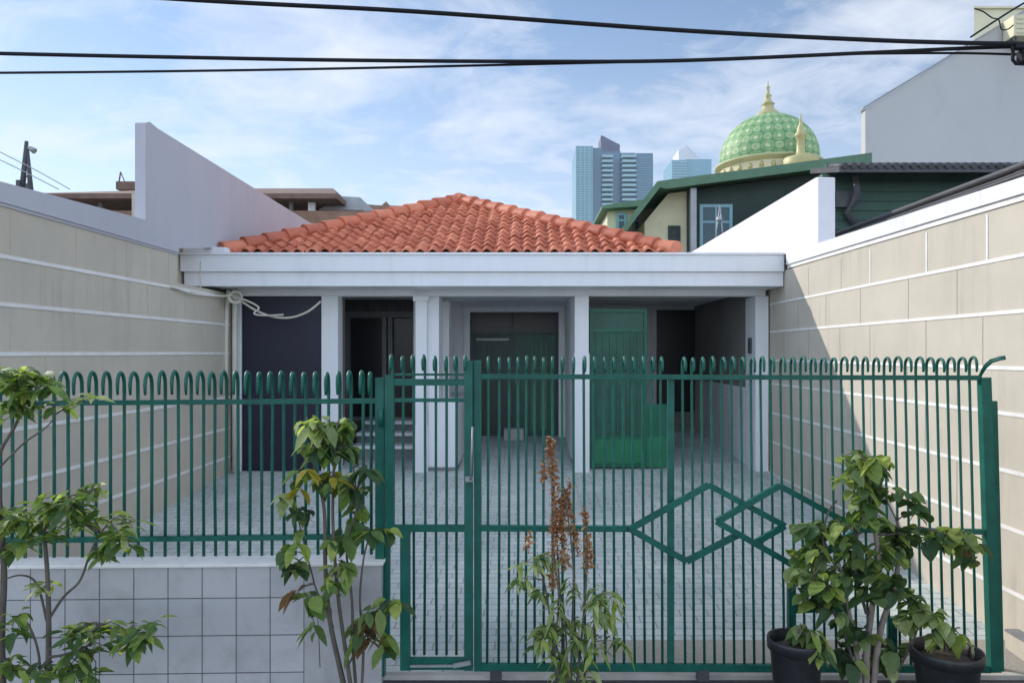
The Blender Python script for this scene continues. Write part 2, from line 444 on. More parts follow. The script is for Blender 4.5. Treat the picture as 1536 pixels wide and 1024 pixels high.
# ------------------------------------------------------------------ house
H = thing('house', (-.4, 10, G(10)), 'single storey white house with red clay tile roof and deep white eave', 'house')
SY = 9.40
b = MB()
b.box(-4.44, 3.30, SY, 15.4, 3.035, 3.245)
b.box(-4.41, 3.305, SY + .045, 15.38, 2.85, 3.034)
b.box(-4.445, 3.31, SY - .02, 15.42, 3.246, 3.275)
b.build('eave_slab', 'white_trim', H)
b = MB(); b.box(-4.40, -3.86, SY - .01, SY + .25, 3.276, 3.345, bev=.008); b.build('flashing_box', 'white_trim', H)
b = MB(); b.box(-4.0, 3.25, 9.98, 10.2, 2.765, 2.849); b.build('beam', 'white_trim', H)
# roof
EY, EZ, AY, AZ, AX = 9.62, 3.30, 12.5, 4.55, -1.16
XL, XR = -3.95, 1.93
slope = Vector((0, AY - EY, AZ - EZ)); SL = slope.length; sdir = slope.normalized(); snor = Vector((0, -sdir.z, sdir.y))
def tile(b, x0, w, s0, ln, lift):
    n = 10
    rows = []
    for (s_, e) in ((s0 - .035, lift), (s0 + ln * .5, lift * .45), (s0 + ln, .0)):
        row = []
        for k in range(n + 1):
            u = k / n; q = abs(u - .5)
            h = .052 * math.cos(math.pi * q / .76) if q < .38 else .0
            h = max(h, 0.004 + .012 * max(0, q - .40) / .1)
            row.append(b.bm.verts.new(Vector((x0 + w * u, EY, EZ)) + sdir * s_ + snor * (h + e)))
        rows.append(row)
    for a, c in zip(rows, rows[1:]):
        for k in range(n): b.face((a[k], a[k + 1], c[k + 1], c[k]), 0, True)
    low = [b.bm.verts.new(v.co - snor * .018) for v in rows[0]]
    for k in range(n): b.face((low[k], low[k + 1], rows[0][k + 1], rows[0][k]), 0, False)
b = MB()
tw, tl = .176, .226
nr = int(SL / tl) + 1
for r_ in range(nr):
    s0 = r_ * tl
    f0 = min(1, (s0 + tl * .5) / SL)
    xl = XL + (AX - XL) * f0; xr = XR + (AX - XR) * f0
    x = XL
    while x < XR:
        cx = x + tw / 2
        if xl - .03 < cx < xr + .03:
            slip = random.random() < .04
            tile(b, x + random.uniform(-.006, .006), tw, s0 + random.uniform(-.010, .010) - (.03 if slip else 0), tl + .02, .024 + random.uniform(-.007, .008) + (.008 if slip else 0))
        x += tw
roof = b.build('roof', 'terracotta', H, fix=False)
b = MB()
BY = 15.3
def tri(b, a, c, d): b.face([b.bm.verts.new(v) for v in (a, c, d)])
A_ = (AX, AY, AZ - .02); e0 = (XL, EY, EZ - .02); e1 = (XR, EY, EZ - .02); e2 = (XR, BY, EZ - .02); e3 = (XL, BY, EZ - .02)
for q in ((e0, e1, A_), (e1, e2, A_), (e2, e3, A_), (e3, e0, A_)): tri(b, *q)
b.face([b.bm.verts.new(v) for v in (e3, e2, e1, e0)])
o = b.build('roof_deck', 'terracotta', roof, fix=False)
def hip(x_end):
    b = MB()
    p0 = Vector((x_end, EY - .02, EZ + .03)); p1 = Vector((AX, AY, AZ + .03))
    d = p1 - p0; L_ = d.length; d.normalize()
    side = d.cross(Vector((0, 0, 1))).normalized(); up = side.cross(d)
    ln = .31; k = 0; s_ = 0.0
    while s_ < L_ + .05:
        j = random.uniform(-.006, .006)
        secs = []
        for (ss, rr, ee) in ((s_ - .04, .115, .018 + j), (s_ - .005, .115, .016 + j), (s_ + ln, .098, -.004)):
            c = p0 + d * min(ss, L_ + .1) + up * ee
            secs.append([b.bm.verts.new(c + side * (rr * math.cos(a)) + up * (rr * .95 * math.sin(a))) for a in [R(-50) + R(280) * i / 10 for i in range(11)]])
        for a, c in zip(secs, secs[1:]):
            for i in range(10): b.face((a[i], a[i + 1], c[i + 1], c[i]), 0, True)
        b.face(secs[0], 0)
        s_ += ln; k += 1
    o = b.build('ridge_cap', 'terracotta', roof)
hip(XL); hip(XR)
# apex knob
b = MB(); b.lathe([(.13, AZ + .02), (.12, AZ + .1), (.06, AZ + .15), (.0, AZ + .16)], AX, AY, 12); o = b.build('roof_finial', 'terracotta', roof)

# pillars
def pillar(x0, x1, y0, y1, cap=True, dado=0):
    b = MB(); b.box(x0, x1, y0, y1, .2, 2.764, bev=.006)
    if cap: b.box(x0 - .03, x1 + .03, y0 - .03, y1 + .03, 2.69, 2.763, bev=.006)
    p = b.build('pillar', 'white_trim', H)
    if dado:
        b = MB(); b.box(x0 - .008, x1 + .008, y0 - .010, y1 - .01, .2, dado); o = b.build('dado', 'white_trim', p)
    return p
pillar(-4.03, -3.9, 10.02, 10.3, False)
pillar(-2.80, -2.573, 10.0, 10.25, False)
pillar(-1.51, -1.355, 9.95, 10.12, True, 1.0)
pillar(.655, .845, 9.97, 10.2, False, 1.985)
pillar(3.12, 3.30, 10.0, 10.46, False)
b = MB(); b.box(-1.354, -1.205, 10.06, 10.5, .2, 2.764); b.box(-1.42, -1.165, 11.0, 11.3, .2, 2.764)
b.build('pilaster', 'white_trim', H)
b = MB()
b.box(-1.346, -.955, 10.03, 12.49, .2, 1.32)
b.box(-1.36, -.945, 10.02, 12.488, .3, .43, 1)
b.build('porch_half_wall', ['white_trim', 'ledge_grey'], H)
b = MB(); b.box(.66, .84, 10.201, 13.6, .2, 2.849); b.box(.645, .84, 10.19, 12.49, .3, .44, 1)
b.build('wing_wall', ['white_trim', 'ledge_grey'], H)
b = MB(); b.box(-1.62, -1.43, 10.5, 12.7, .2, 2.849)
b.build('wing_wall', 'white_wall', H)
# door wall
dl, dr, dt, DY = XX(705, 12.5), XX(838, 12.5), ZZ(468, 12.5), 12.5
b = MB()
b.box(-1.43, dl, DY, DY + .2, .3, 2.849); b.box(dr, .66, DY, DY + .2, .3, 2.849); b.box(dl, dr, DY, DY + .2, dt, 2.849)
b.build('porch_wall', 'white_wall', H)
b = MB()
b.box(dl - .10, dl, DY - .03, DY + .05, .45, dt + .1); b.box(dr, dr + .10, DY - .03, DY + .05, .45, dt + .1); b.box(dl, dr, DY - .029, DY + .05, dt, dt + .1)
b.build('door_frame', 'white_trim', H)
b = MB(); y = DY + .09
b.box(dl, dr, y, y + .05, 2.30, 2.34); b.box(dl + .70, dl + .74, y, y + .05, 2.342, dt); b.box(dl, dl + .05, y, y + .05, .5, 2.298); b.box(dr - .05, dr, y, y + .05, .5, 2.298); b.box(dl + .70, dl + .76, y, y + .05, .5, 2.298)
b.build('door_jamb', 'dark_door', H)
b = MB(); b.box(dl + .001, dr - .001, y + .06, y + .07, .5, dt - .001)
b.build('transom_glass', 'dark_glass', H)
b = MB()
b.box(dl + .052, dl + .698, y + .01, y + .045, .56, 2.296)
for k in range(9): b.box(dl + .10 + k * .066, dl + .125 + k * .066, y - .002, y + .0095, .75, 2.14)
b.box(dl + .10, dl + .66, y - .012, y + .009, 2.2, 2.235, 1)
dd = b.build('door', ['dark_door', 'metal_grey'], H)
b = MB()
b.box(dl + .762, dr - .052, y + .01, y + .045, .56, 2.296)
for k in range(8): b.box(dl + .80 + k * .08, dl + .835 + k * .08, y - .004, y + .0095, .68, 2.18, 1 if k in (3, 5, 6) else 0)
dd2 = b.build('door', ['dark_green_wood', 'green_fascia'], H); dd2['label'] = 'dark green door leaf with upright slats'
b = MB(); b.tube([(dl + .79, y - .05, 1.45), (dl + .79, y - .05, 1.65)], .012); o = b.build('handle', 'metal_grey', dd2)
# bay with sliding window
WY = 11.8
b = MB(); b.box(-4.03, -1.62, WY + .06, WY + .2, .3, 2.849); b.build('bay_wall', 'dark_wood', H)
b = MB()
wl, wr = XX(506, WY), -1.64
for x in (XX(522, WY), XX(577, WY), XX(586, WY), XX(622, WY)): b.box(x - .035, x + .035, WY - .04, WY + .04, .95, ZZ(470, WY))
b.box(wl, wr, WY - .042, WY + .04, ZZ(476, WY), ZZ(470, WY) + .03); b.box(wl, wr, WY - .042, WY + .04, .9, .96)
fr = b.build('window_frame', 'grey_frame', H)
b = MB(); b.box(wl, wr, WY + .045, WY + .055, .95, ZZ(478, WY)); o = b.build('window_pane', 'dark_glass', fr)
for i, (y0, zt) in enumerate(((11.42, .93), (11.06, .79), (10.7, .64))):
    b = MB(); b.box(-2.56, -1.63, y0 - .04, y0 + .30, zt - .05, zt, bev=.006); b.box(-2.56, -1.63, y0 + .02, y0 + .30, .3, zt - .051, 1)
    b.build('step', ['white_trim', 'ledge_grey'], H)
# navy panel bay
b = MB(); nl, nr_ = -3.885, -2.80
b.box(nl, nr_, 10.03, 10.06, G(10) + .0, 2.764)
b.box(nl + .02, nr_, 10.01, 10.029, G(10) + .02, G(10) + .09); b.box(nl + .02, nr_, 10.01, 10.029, 2.68, 2.76)
b.build('blind', 'navy', H)['label'] = 'dark navy blind filling the left bay'
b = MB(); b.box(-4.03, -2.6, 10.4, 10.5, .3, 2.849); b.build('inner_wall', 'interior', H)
# carport bay
CY = 13.6
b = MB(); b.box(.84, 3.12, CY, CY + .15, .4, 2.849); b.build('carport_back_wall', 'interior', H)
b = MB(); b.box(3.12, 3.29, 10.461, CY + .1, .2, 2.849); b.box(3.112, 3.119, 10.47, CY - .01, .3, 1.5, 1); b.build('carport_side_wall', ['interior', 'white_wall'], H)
b = MB()
z0 = ZZ(460, CY); xa, xb, xc = XX(970, CY), XX(984, CY), XX(1046, CY)
b.box(.85, 3.1, CY - .05, CY - .001, z0 - .06, z0 + .05); b.box(xa, xb, CY - .051, CY - .001, .8, z0 - .061); b.box(xc, xc + .06, CY - .049, CY - .001, .8, z0 - .061)
fr = b.build('window_frame', 'white_wall', H)
b = MB(); b.box(xb, xc, CY - .02, CY - .002, .9, z0 - .06); b.box(.86, xa, CY - .02, CY - .002, .9, z0 - .06)
o = b.build('window_pane', 'dark_glass', fr)
b = MB(); b.box(3.09, 3.119, 10.15, 10.25, 1.98, 2.2, bev=.005); b.build('meter_box', 'dark_metal', H)
b = MB(); b.box(-4.03, 3.29, 15.2, 15.38, .4, 2.849); b.box(-4.035, -3.9, 10.6, 15.19, .3, 2.849); b.build('rear_wall', 'white_wall', H)

# white block by the door
tag(MB().box(XX(756, 12.3), XX(786, 12.3), 12.15, 12.42, G(12.2), ZZ(642, 12.3), bev=.01).build('door_block', 'concrete'), 'small pale concrete block standing on the porch floor at the dark door', 'block')

# green leaf gate standing in the carport bay
g = thing('metal_gate', (1.4, 10.15, G(10.15)), 'bright green sheet metal gate leaf closing half of the carport bay beside the pillar', 'gate')
x0, x1, x2 = .87, XX(970, 10.15), XX(1000, 10.15)
zb = G(10.15) + .03; zt = ZZ(463, 10.15); zm = ZZ(655, 10.15); zu = ZZ(496, 10.15)
b = MB(); b.box(x0, x1, 10.12, 10.16, zb, zb + .05); b.box(x0, x0 + .04, 10.12, 10.16, zb + .051, zt); b.box(x1 - .04, x1, 10.12, 10.16, zb + .051, zt); b.box(x0 + .041, x1 - .041, 10.12, 10.16, zt - .05, zt); b.box(x0 + .041, x1 - .041, 10.12, 10.16, zu - .02, zu + .03); b.box(x0 + .041, x1 - .041, 10.12, 10.16, zm - .02, zm + .02)
b.build('frame', 'gate_dark', g)
b = MB(); b.box(x0 + .041, x1 - .041, 10.135, 10.15, zb + .051, zm - .021); b.build('lower_sheet', 'green_sheet', g)
b = MB(); b.box(x0 + .041, x1 - .041, 10.145, 10.155, zm + .021, zu - .021); b.box(x0 + .041, x1 - .041, 10.145, 10.155, zu + .031, zt - .051); b.build('upper_sheet', 'dark_green_wood', g)
b = MB()
for k in range(7): b.box(x0 + .09 + k * .095, x0 + .11 + k * .095, 10.124, 10.144, zm + .021, zu - .021)
b.build('grille', 'gate_dark', g)
b = MB(); b.box(x1 + .002, x2, 10.13, 10.15, zb, zm); b.box(x1 + .002, x2, 10.132, 10.15, zm + .001, ZZ(606, 10.15), 1); b.build('side_sheet', ['green_sheet', 'gate_dark'], g)

# drain pipes and cables at the left corner
for i, (px, lab) in enumerate(((352, 'cream drain pipe beside the navy blind, the right one of two'), (342, 'cream drain pipe tight against the shaded left wall'))):
    X = XX(px, 9.9); b = MB(); r_ = .035 - .008 * i
    b.tube([(X, 9.9 - .06 * i, G(9.9) + .0), (X, 9.9 - .06 * i, 2.2), (X + .012, 9.89 - .06 * i, 2.6), (X + .05, 9.8, 2.83)], r_, 10)
    o = tag(b.build('drain_pipe', 'cable_cream'), lab, 'pipe', 'drain pipes in the left corner')
def rope(name, pts, rad, mat, label, cat, group=None):
    b = MB(); pts = [Vector(p) for p in pts]
    out = []
    for i in range(len(pts) - 1):
        p0 = pts[max(i - 1, 0)]; p1 = pts[i]; p2 = pts[i + 1]; p3 = pts[min(i + 2, len(pts) - 1)]
        for k in range(8):
            t_ = k / 8
            out.append(.5 * ((2 * p1) + (p2 - p0) * t_ + (2 * p0 - 5 * p1 + 4 * p2 - p3) * t_ ** 2 + (3 * p1 - p0 - 3 * p2 + p3) * t_ ** 3))
    out.append(pts[-1])
    b.tube(out, rad, 8)
    return tag(b.build(name, mat), label, cat, group)
cY = 9.7
rope('cable', [P(x, y, cY) for x, y in ((352, 441), (363, 452), (385, 466), (410, 475), (437, 476), (462, 467), (481, 452))], .014, 'cable_cream', 'pale cable sagging across the top of the navy blind to the pillar', 'cable', 'pale cables under the eave')
rope('cable', [P(x, y, cY - .05) for x, y in ((349, 446), (368, 450), (388, 461), (381, 470), (396, 473), (425, 472))], .012, 'cable_cream', 'short pale cable loop hanging below the eave corner', 'cable', 'pale cables under the eave')
rope('cable', [(LX + .03, 8.3, 2.74), (LX + .04, 8.8, 2.70), (LX + .05, 9.4, 2.72), tuple(P(352, 443, cY))], .012, 'cable_cream', 'pale cable running along the shaded left wall to the eave corner', 'cable', 'pale cables under the eave')
b = MB()
for k in range(3):
    pts = [P(353 + (9 + k * 2) * math.cos(a) * .8, 446 + (7 + k) * math.sin(a), cY - .03 - .02 * k) for a in [R(30 * i + 20 * k) for i in range(12)]]
    b.tube(pts, .011, 6)
tag(b.build('cable_coil', 'cable_cream'), 'knotted pale cable coil tied up under the eave corner', 'cable')

# ------------------------------------------------------------------ street front: tiled low wall, fence, gates
TA = Vector((XX(572, 4.46), 4.46, 0)); TB = Vector((-4.02, 4.36, 0))
ang = math.atan2(TA.y - TB.y, TA.x - TB.x); TL = (TA - TB).length
b = MB(); b.box(-TL, 0, 0, .17, -.1, .703)
tw_ = thing('tiled_wall', TA, 'low grey tiled wall with a cream coping under the green railing', 'wall'); tw_.rotation_euler.z = ang
o = b.build('wall', 'wall_tiles'); o.parent = tw_
b = MB(); b.box(-TL, .012, -.012, .185, .704, .724, bev=.004); o = b.build('coping', 'mortar'); o.parent = tw_

def fy(px): return 4.51 + (4.60 - 4.51) * px / 575.0
def hook(b, X, Y, zr, z0, h, straight, rad, bottom, fwd=.080):
    """an upright bar from bottom to its hooked tip bent over towards the street"""
    j = random.uniform(-.006, .006)
    pts = [(X + random.uniform(-.005, .005), Y - bottom[1], bottom[0]), (X + random.uniform(-.003, .003), Y - bottom[1] * .5, (bottom[0] + zr) / 2), (X, Y, zr)]
    hh = h + j; e = random.uniform(-.004, .004); wv = fwd * random.uniform(.9, 1.1)
    for (q, zz) in ((.0, .4), (.02, .70), (.14, .87), (.36, .98), (.55, 1.01), (.76, .96), (.93, .83), (1.0, .64), (1.0, .45), (.97, .27)):
        pts.append((X + e * q, Y - wv * q, zr + hh * zz))
    b.tube(pts, [rad] * 3 + [rad * 1.1] * 8 + [rad * .95, rad * .75], 8)
# left railing
f = thing('railing', (-2.2, 4.5, .72), 'green steel railing with hooked tips standing on the low tiled wall', 'fence')
for (pya, pyb, w) in ((605, 601, .030), (811, 803.5, .032)):
    b = MB(); X0 = -3.98; p0 = XX(0, fy(0))
    a = P(-170, pya + 1, fy(-170)); c = P(566, pyb, fy(566)); b.bar(a, c, w, .03); b.build('rail', 'green_paint', f)
bx = [-150, -128, -106, -84, -63, -42, -21]
bx += [0.5, 18.5, 38.5, 60, 81, 102, 123, 144.5, 165.5, 186.5, 207, 228, 248, 267.5, 287, 305.5, 322.5, 340, 357, 375, 392, 409, 425.5, 442.5, 459, 476, 493, 510, 527, 545, 557]
for px in bx:
    Y = fy(px); X = XX(px, Y); b = MB()
    hook(b, X, Y, ZZ(603, Y), 0, .185, .115, (.0100), (.735, .0))
    b.build('bar', 'green_paint', f)
# pedestrian gate with its posts
GY = 4.58
def gy(z): return 4.50 + .045 * z                 # the gate leans back a little
def gbar(b, pxa, pya, pxb, pyb, w, d=.04, off=0.0):
    ya = gy(ZZ(pya, 4.55)) + off; yb = gy(ZZ(pyb, 4.55)) + off
    b.bar(P(pxa, pya, ya), P(pxb, pyb, yb), w, d); return b
posts = thing('gate_post', P(571, 1010, 4.56), 'square green post where the railing meets the small gate', 'post')
b = MB(); gbar(b, 571, 1012, 570.5, 566, .055, .055, .02); b.build('post', 'green_paint', posts)
for ya in (640, 935):
    b = MB(); b.tube([P(571, ya, 4.53), P(571, ya - 28, 4.53)], .016, 8); b.build('hinge', 'green_paint', posts)
pg = thing('pedestrian_gate', P(640, 1005, 4.55), 'narrow green pedestrian gate of upright bars beside the tiled wall', 'gate')
b = MB(); gbar(b, 585, 800, 584.5, 562, .055, .045); gbar(b, 608, 1003, 608, 797, .058, .045); gbar(b, 582, 800, 581, 985, .03, .03, .03); b.build('hinge_stile', 'green_paint', pg)
b = MB(); gbar(b, 703, 1003, 703, 541, .052, .05); b.build('latch_stile', 'green_paint', pg)
for (yy, w) in ((573, .040), (561.5, .014), (600, .022), (791.5, .042), (990, .036), (1000, .020)):
    b = MB(); gbar(b, 591 if yy < 800 else 615, yy, 697, yy, w, .03 if yy != 573 else .04, .002); b.build('rail', 'green_paint', pg)
b = MB()
b.bar(P(680, 998, 4.46), P(706, 993, 4.46), .022, .02); b.bar(P(615, 998.5, 4.47), P(680, 998, 4.47), .012, .012); b.build('drop_bolt', 'metal_grey', pg)
b = MB(); b.box(XX(703, 4.5) - .02, XX(703, 4.5) + .03, 4.49, 4.515, ZZ(722, 4.5), ZZ(715, 4.5)); b.tube([P(706, 720, 4.48), P(709, 640, 4.48)], .006, 6); b.build('latch', 'metal_grey', pg)
for px in (589, 605.5, 621, 637.6, 654, 670, 685, 699):
    X = XX(px, 4.58); b = MB()
    lo = .115 if 600 < px < 698 and px != 605.5 else .925
    if px in (589, 699): lo = 1.75
    hook(b, X, 4.575, ZZ(563, 4.58), 0, .118, (.055), .0086, (lo, .0))
    b.build('bar', 'green_paint', pg)
# sliding main gate
mg = thing('sliding_gate', P(1090, 1005, 4.55), 'wide green sliding gate of thin bars with two interlocking diamonds', 'gate')
b = MB(); gbar(b, 717, 1004, 716.5, 540, .045, .05, .03); b.build('stile', 'green_paint', mg)
b = MB(); gbar(b, 1491, 1006, 1476, 566, .062, .05, .0); b.build('stile', 'green_paint', mg)
b = MB(); gbar(b, 1006, 998, 1006, 568, .040, .03, .045); b.build('stiffener', 'green_paint', mg)
for (xa, ya, xb_, yb_, w) in ((722, 564.5, 1470, 566.5, .030), (722, 999.5, 1484, 1002, .042), (722, 791.5, 945, 792.5, .034), (1290, 794, 1483, 797, .030)):
    b = MB(); gbar(b, xa, ya, xb_, yb_, w, .035, .0); b.build('rail', 'green_paint', mg)
D1 = [(945, 793, 1063, 727), (1063, 727, 1177, 788), (945, 793, 1030, 841), (1030, 841, 1108, 801), (1134, 813, 1177, 788)]
D2 = [(1075, 782, 1169, 728), (1169, 728, 1290, 794), (1075, 782, 1200, 853), (1200, 853, 1290, 794)]
for k, D in enumerate((D1, D2)):
    b = MB()
    for (xa, ya, xb_, yb_) in D: gbar(b, xa, ya, xb_, yb_, .036, .028, -.034 - .03 * k)
    b.build('diamond', 'green_paint', mg)
gx = [732.5, 749, 764, 777, 789.5, 802, 815.5, 828.5, 843, 860, 875.5, 890.5, 905.5, 919.5, 934.5, 948.5, 963.5, 977, 990.5]
gx += [1023.5, 1037.5, 1052, 1066.5, 1082, 1096.5, 1111, 1126, 1140.5, 1155.5, 1170.5, 1186, 1200.5, 1216, 1231, 1246.5, 1261.5, 1277.5, 1294, 1310, 1326, 1341.5, 1357.5, 1373.5, 1389.5, 1405, 1421, 1437.5, 1454]
rz = ZZ(565, 4.585)
for px in gx:
    X = XX(px, 4.585); b = MB()
    hook(b, X, 4.585, rz, 0, .118, .05, .0083, (.04, .075))
    b.build('bar', 'green_paint', mg)
X = XX(1470, 4.585)
for (dx, r_, dz) in ((0, .009, 0), (-.006, .006, .012)):
    b = MB(); b.tube([(X + dx, 4.585, rz - .05), (X + dx, 4.58, rz + .01), (X + .012 + dx, 4.55, rz + .06 + dz), (X + .025 + dx, 4.51, rz + .095 + dz), (X + .045, 4.46, rz + .112 + dz), (X + .055, 4.43, rz + .116 + dz)], r_, 8); b.build('bar', 'green_paint', mg)
for px in (744, 1054, 1440):
    b = MB(); b.box(XX(px, 4.5) - .035, XX(px, 4.5) + .035, 4.475, 4.53, -.01, ZZ(1003, 4.5)); b.build('roller', 'dark_metal', mg)
b = MB(); gbar(b, 1187, 1006, 1187, 880, .045, .04, .06); gbar(b, 1187, 912, 1265, 910, .05, .03, .06); b.build('bracket', 'green_paint', mg)
b = MB(); gbar(b, 1338, 1006, 1338, 925, .05, .04, .06); b.build('bracket', 'green_paint', mg)
gp = thing('gate_post', P(1494, 1008, 4.64), 'dark green post against the sunlit wall at the end of the sliding gate', 'post')
b = MB(); b.bar(P(1496, 1008, 4.66), P(1486, 601, 4.70), .05, .06); b.build('post', 'green_paint', gp)

# ------------------------------------------------------------------ plants
def rnd(a): return random.uniform(-a, a)
def stem_path(pts, Y, jit=.03):
    out = [];
    for i, p in enumerate(pts):
        dy = p[2] if len(p) > 2 else 0
        out.append(P(p[0], p[1], Y + dy + rnd(jit)))
    res = []
    for i in range(len(out) - 1):
        p0 = out[max(i - 1, 0)]; p1 = out[i]; p2 = out[i + 1]; p3 = out[min(i + 2, len(out) - 1)]
        for k in range(5):
            t_ = k / 5
            res.append(.5 * ((2 * p1) + (p2 - p0) * t_ + (2 * p0 - 5 * p1 + 4 * p2 - p3) * t_ ** 2 + (3 * p1 - p0 - 3 * p2 + p3) * t_ ** 3))
    res.append(out[-1]); return res
def add_stem(b, pts, Y, r0, r1, mi=0, store=None):
    path = stem_path(pts, Y); n = len(path)
    b.tube(path, [r0 + (r1 - r0) * i / (n - 1) for i in range(n)], 7, mi)
    if store is not None: store += path
    return path
def cluster(bl, bs_, store, px, py, rx, ry, n, L, W, Y, dy=.1, mi=0, droop=(.2, .7), prof=(0.12, .8, 1.0, .72, 0.0), spread=1.0, twig=.003, down=.2):
    """leaves spread through a small volume of twigs around a point"""
    c = P(px, py, Y)
    near = min(store, key=lambda q: (q - c).length)
    sx = rx / F * Y; sz = ry / F * Y
    n = int(n * 1.75); nt_ = max(2, n // 6)
    for k in range(nt_):
        tip = c + Vector((rnd(sx) * .8, rnd(dy), rnd(sz) * .8))
        mid = near.lerp(tip, .5) + Vector((rnd(.03), rnd(.03), .02 + rnd(.02)))
        bs_.tube([near, near.lerp(mid, .5), mid, tip], [twig * 1.5, twig * 1.2, twig, twig * .6], 5)
        for q in range(int(n / nt_) + 1):
            f_ = random.uniform(.35, 1.05)
            base = mid.lerp(tip, f_) + Vector((rnd(sx * .35), rnd(dy * .4), rnd(sz * .35)))
            a = random.uniform(0, 2 * math.pi)
            d = Vector((math.cos(a), math.sin(a) * .9, rnd(.5) - down))
            l = L * random.uniform(.42, 1.18)
            bl.leaf(base, d, Vector((rnd(.5), rnd(.5), 1)), l, W * l / L * random.uniform(.85, 1.15), random.uniform(*droop), random.uniform(.05, .3), mi if not isinstance(mi, (list, tuple)) else random.choice(mi), prof)
OV = (.10, .82, 1.0, .70, 0.0); RN = (.3, .95, 1.0, .75, 0.0); NR = (.08, .7, 1.0, .6, 0.0)
# A: left shrub
Y = 3.95
t = thing('shrub', P(30, 1100, Y), 'thin branching shrub of layered leaf sprays at the left edge', 'plant')
bs_ = MB(); bl = MB(); st = []
add_stem(bs_, [(6, 1110), (2, 960), (6, 860), (0, 760), (-4, 690), (22, 640), (40, 600)], Y, .021, .006, 0, st)
add_stem(bs_, [(70, 1110), (73, 980), (72, 880), (66, 800), (58, 850), ][:3] + [(66, 800), (56, 745)], Y, .017, .007, 0, st)
add_stem(bs_, [(72, 930), (95, 895), (120, 870), (135, 830), (150, 800), (172, 775)], Y, .008, .004, 0, st)
add_stem(bs_, [(73, 985), (100, 980), (135, 965), (150, 935), (185, 950), (230, 945)], Y, .008, .003, 0, st)
add_stem(bs_, [(70, 930), (55, 875), (30, 862), (0, 872)], Y, .007, .004, 0, st)
add_stem(bs_, [(66, 800), (70, 770), (100, 745), (140, 740)], Y, .006, .003, 0, st)
add_stem(bs_, [(0, 700), (35, 665), (70, 640), (85, 620)], Y, .006, .003, 0, st)
add_stem(bs_, [(50, 1110), (60, 1000), (45, 940), (30, 930)], Y, .008, .004, 0, st)
for (px, py, rx, ry, n, mi) in ((30, 562, 40, 14, 30, [0, 0, 2]), (75, 575, 30, 12, 14, 0), (20, 590, 30, 16, 12, 0), (55, 615, 40, 12, 12, 0), (20, 612, 20, 12, 8, 0), (120, 594, 25, 8, 4, 2),
        (95, 758, 55, 20, 34, 0), (30, 778, 40, 22, 30, 0), (130, 745, 25, 12, 12, [0, 2]), (60, 800, 40, 14, 14, 0), (15, 825, 20, 12, 8, [0, 2]), (125, 785, 28, 12, 12, 0),
        (180, 795, 25, 12, 12, [0, 2]), (170, 835, 16, 18, 10, 0), (190, 812, 14, 14, 5, 0), (75, 880, 18, 10, 5, 2),
        (150, 945, 45, 14, 20, 0), (200, 950, 25, 18, 14, 0), (110, 940, 16, 12, 6, [0, 2]), (130, 985, 35, 12, 10, 0), (225, 940, 12, 16, 4, 0),
        (30, 940, 22, 25, 8, 0), (20, 985, 20, 20, 7, 0), (60, 1000, 30, 20, 9, 0), (110, 1010, 35, 15, 9, 0), (150, 1012, 20, 14, 5, 0)):
    cluster(bl, bs_, st, px, py, rx, ry, int(n * 1.6), .105, .044, Y, .10, mi, (.1, .4), OV)
bs_.build('stem', ['bark'], t); bl.build('foliage', ['leaf_mid', 'leaf_dark', 'leaf_pale'], t, fix=False)
# B: shrub by the gate post
Y = 4.08
t = thing('shrub', P(510, 1090, Y), 'tall slender shrub with drooping leaves in front of the end of the tiled wall', 'plant')
bs_ = MB(); bl = MB(); st = []
add_stem(bs_, [(530, 1090), (512, 1010), (495, 930), (488, 850), (486, 760), (470, 690), (480, 640)], Y, .017, .006, 0, st)
add_stem(bs_, [(535, 1090), (522, 1000), (508, 900), (500, 800), (500, 720), (505, 650), (508, 630)], Y, .013, .005, 0, st)
add_stem(bs_, [(540, 1090), (530, 980), (528, 900), (520, 820), (535, 760), (530, 700)], Y, .010, .004, 0, st)
add_stem(bs_, [(538, 1090), (545, 980), (540, 900), (545, 840), (555, 800)], Y, .009, .004, 0, st)
add_stem(bs_, [(500, 940), (475, 885), (468, 860), (450, 790), (440, 740)], Y, .006, .003, 0, st)
add_stem(bs_, [(520, 1000), (550, 950), (560, 925), (575, 915)], Y, .006, .003, 0, st)
add_stem(bs_, [(480, 1000), (478, 950), (476, 920)], Y, .003, .002, 0, st)
for (px, py, rx, ry, n, mi) in ((480, 632, 32, 16, 15, [0, 2, 2]), (515, 640, 26, 20, 13, [0, 1]), (495, 665, 38, 16, 14, [0, 0, 1]), (520, 672, 22, 22, 9, 1), (460, 675, 22, 10, 6, [0, 2]),
        (470, 712, 26, 18, 8, [0, 1]), (435, 735, 16, 14, 5, [0, 2]), (450, 760, 22, 14, 6, 1), (500, 715, 24, 18, 9, [0, 3]), (535, 730, 22, 20, 9, [1, 0]), (545, 700, 12, 14, 4, 1),
        (560, 790, 24, 22, 9, [0, 1]), (540, 775, 16, 20, 6, 0), (440, 805, 18, 16, 6, [0, 2]), (425, 845, 14, 16, 4, [2, 1]), (440, 862, 10, 14, 3, 1), (515, 820, 24, 18, 9, 0), (525, 850, 24, 20, 9, [0, 2]), (500, 870, 18, 16, 6, [0, 2]),
        (465, 905, 18, 20, 7, 0), (470, 925, 12, 14, 4, 1), (580, 910, 24, 14, 9, [0, 1]), (555, 930, 18, 16, 5, 4), (550, 955, 14, 14, 4, 4), (575, 955, 16, 18, 6, 0), (445, 885, 6, 8, 2, 4), (530, 945, 14, 18, 5, 0), (480, 640, 20, 10, 6, 2)):
    cluster(bl, bs_, st, px, py, rx, ry, int(n * 1.3), .105, .070, Y, .09, mi, (.15, .5), OV, down=.55)
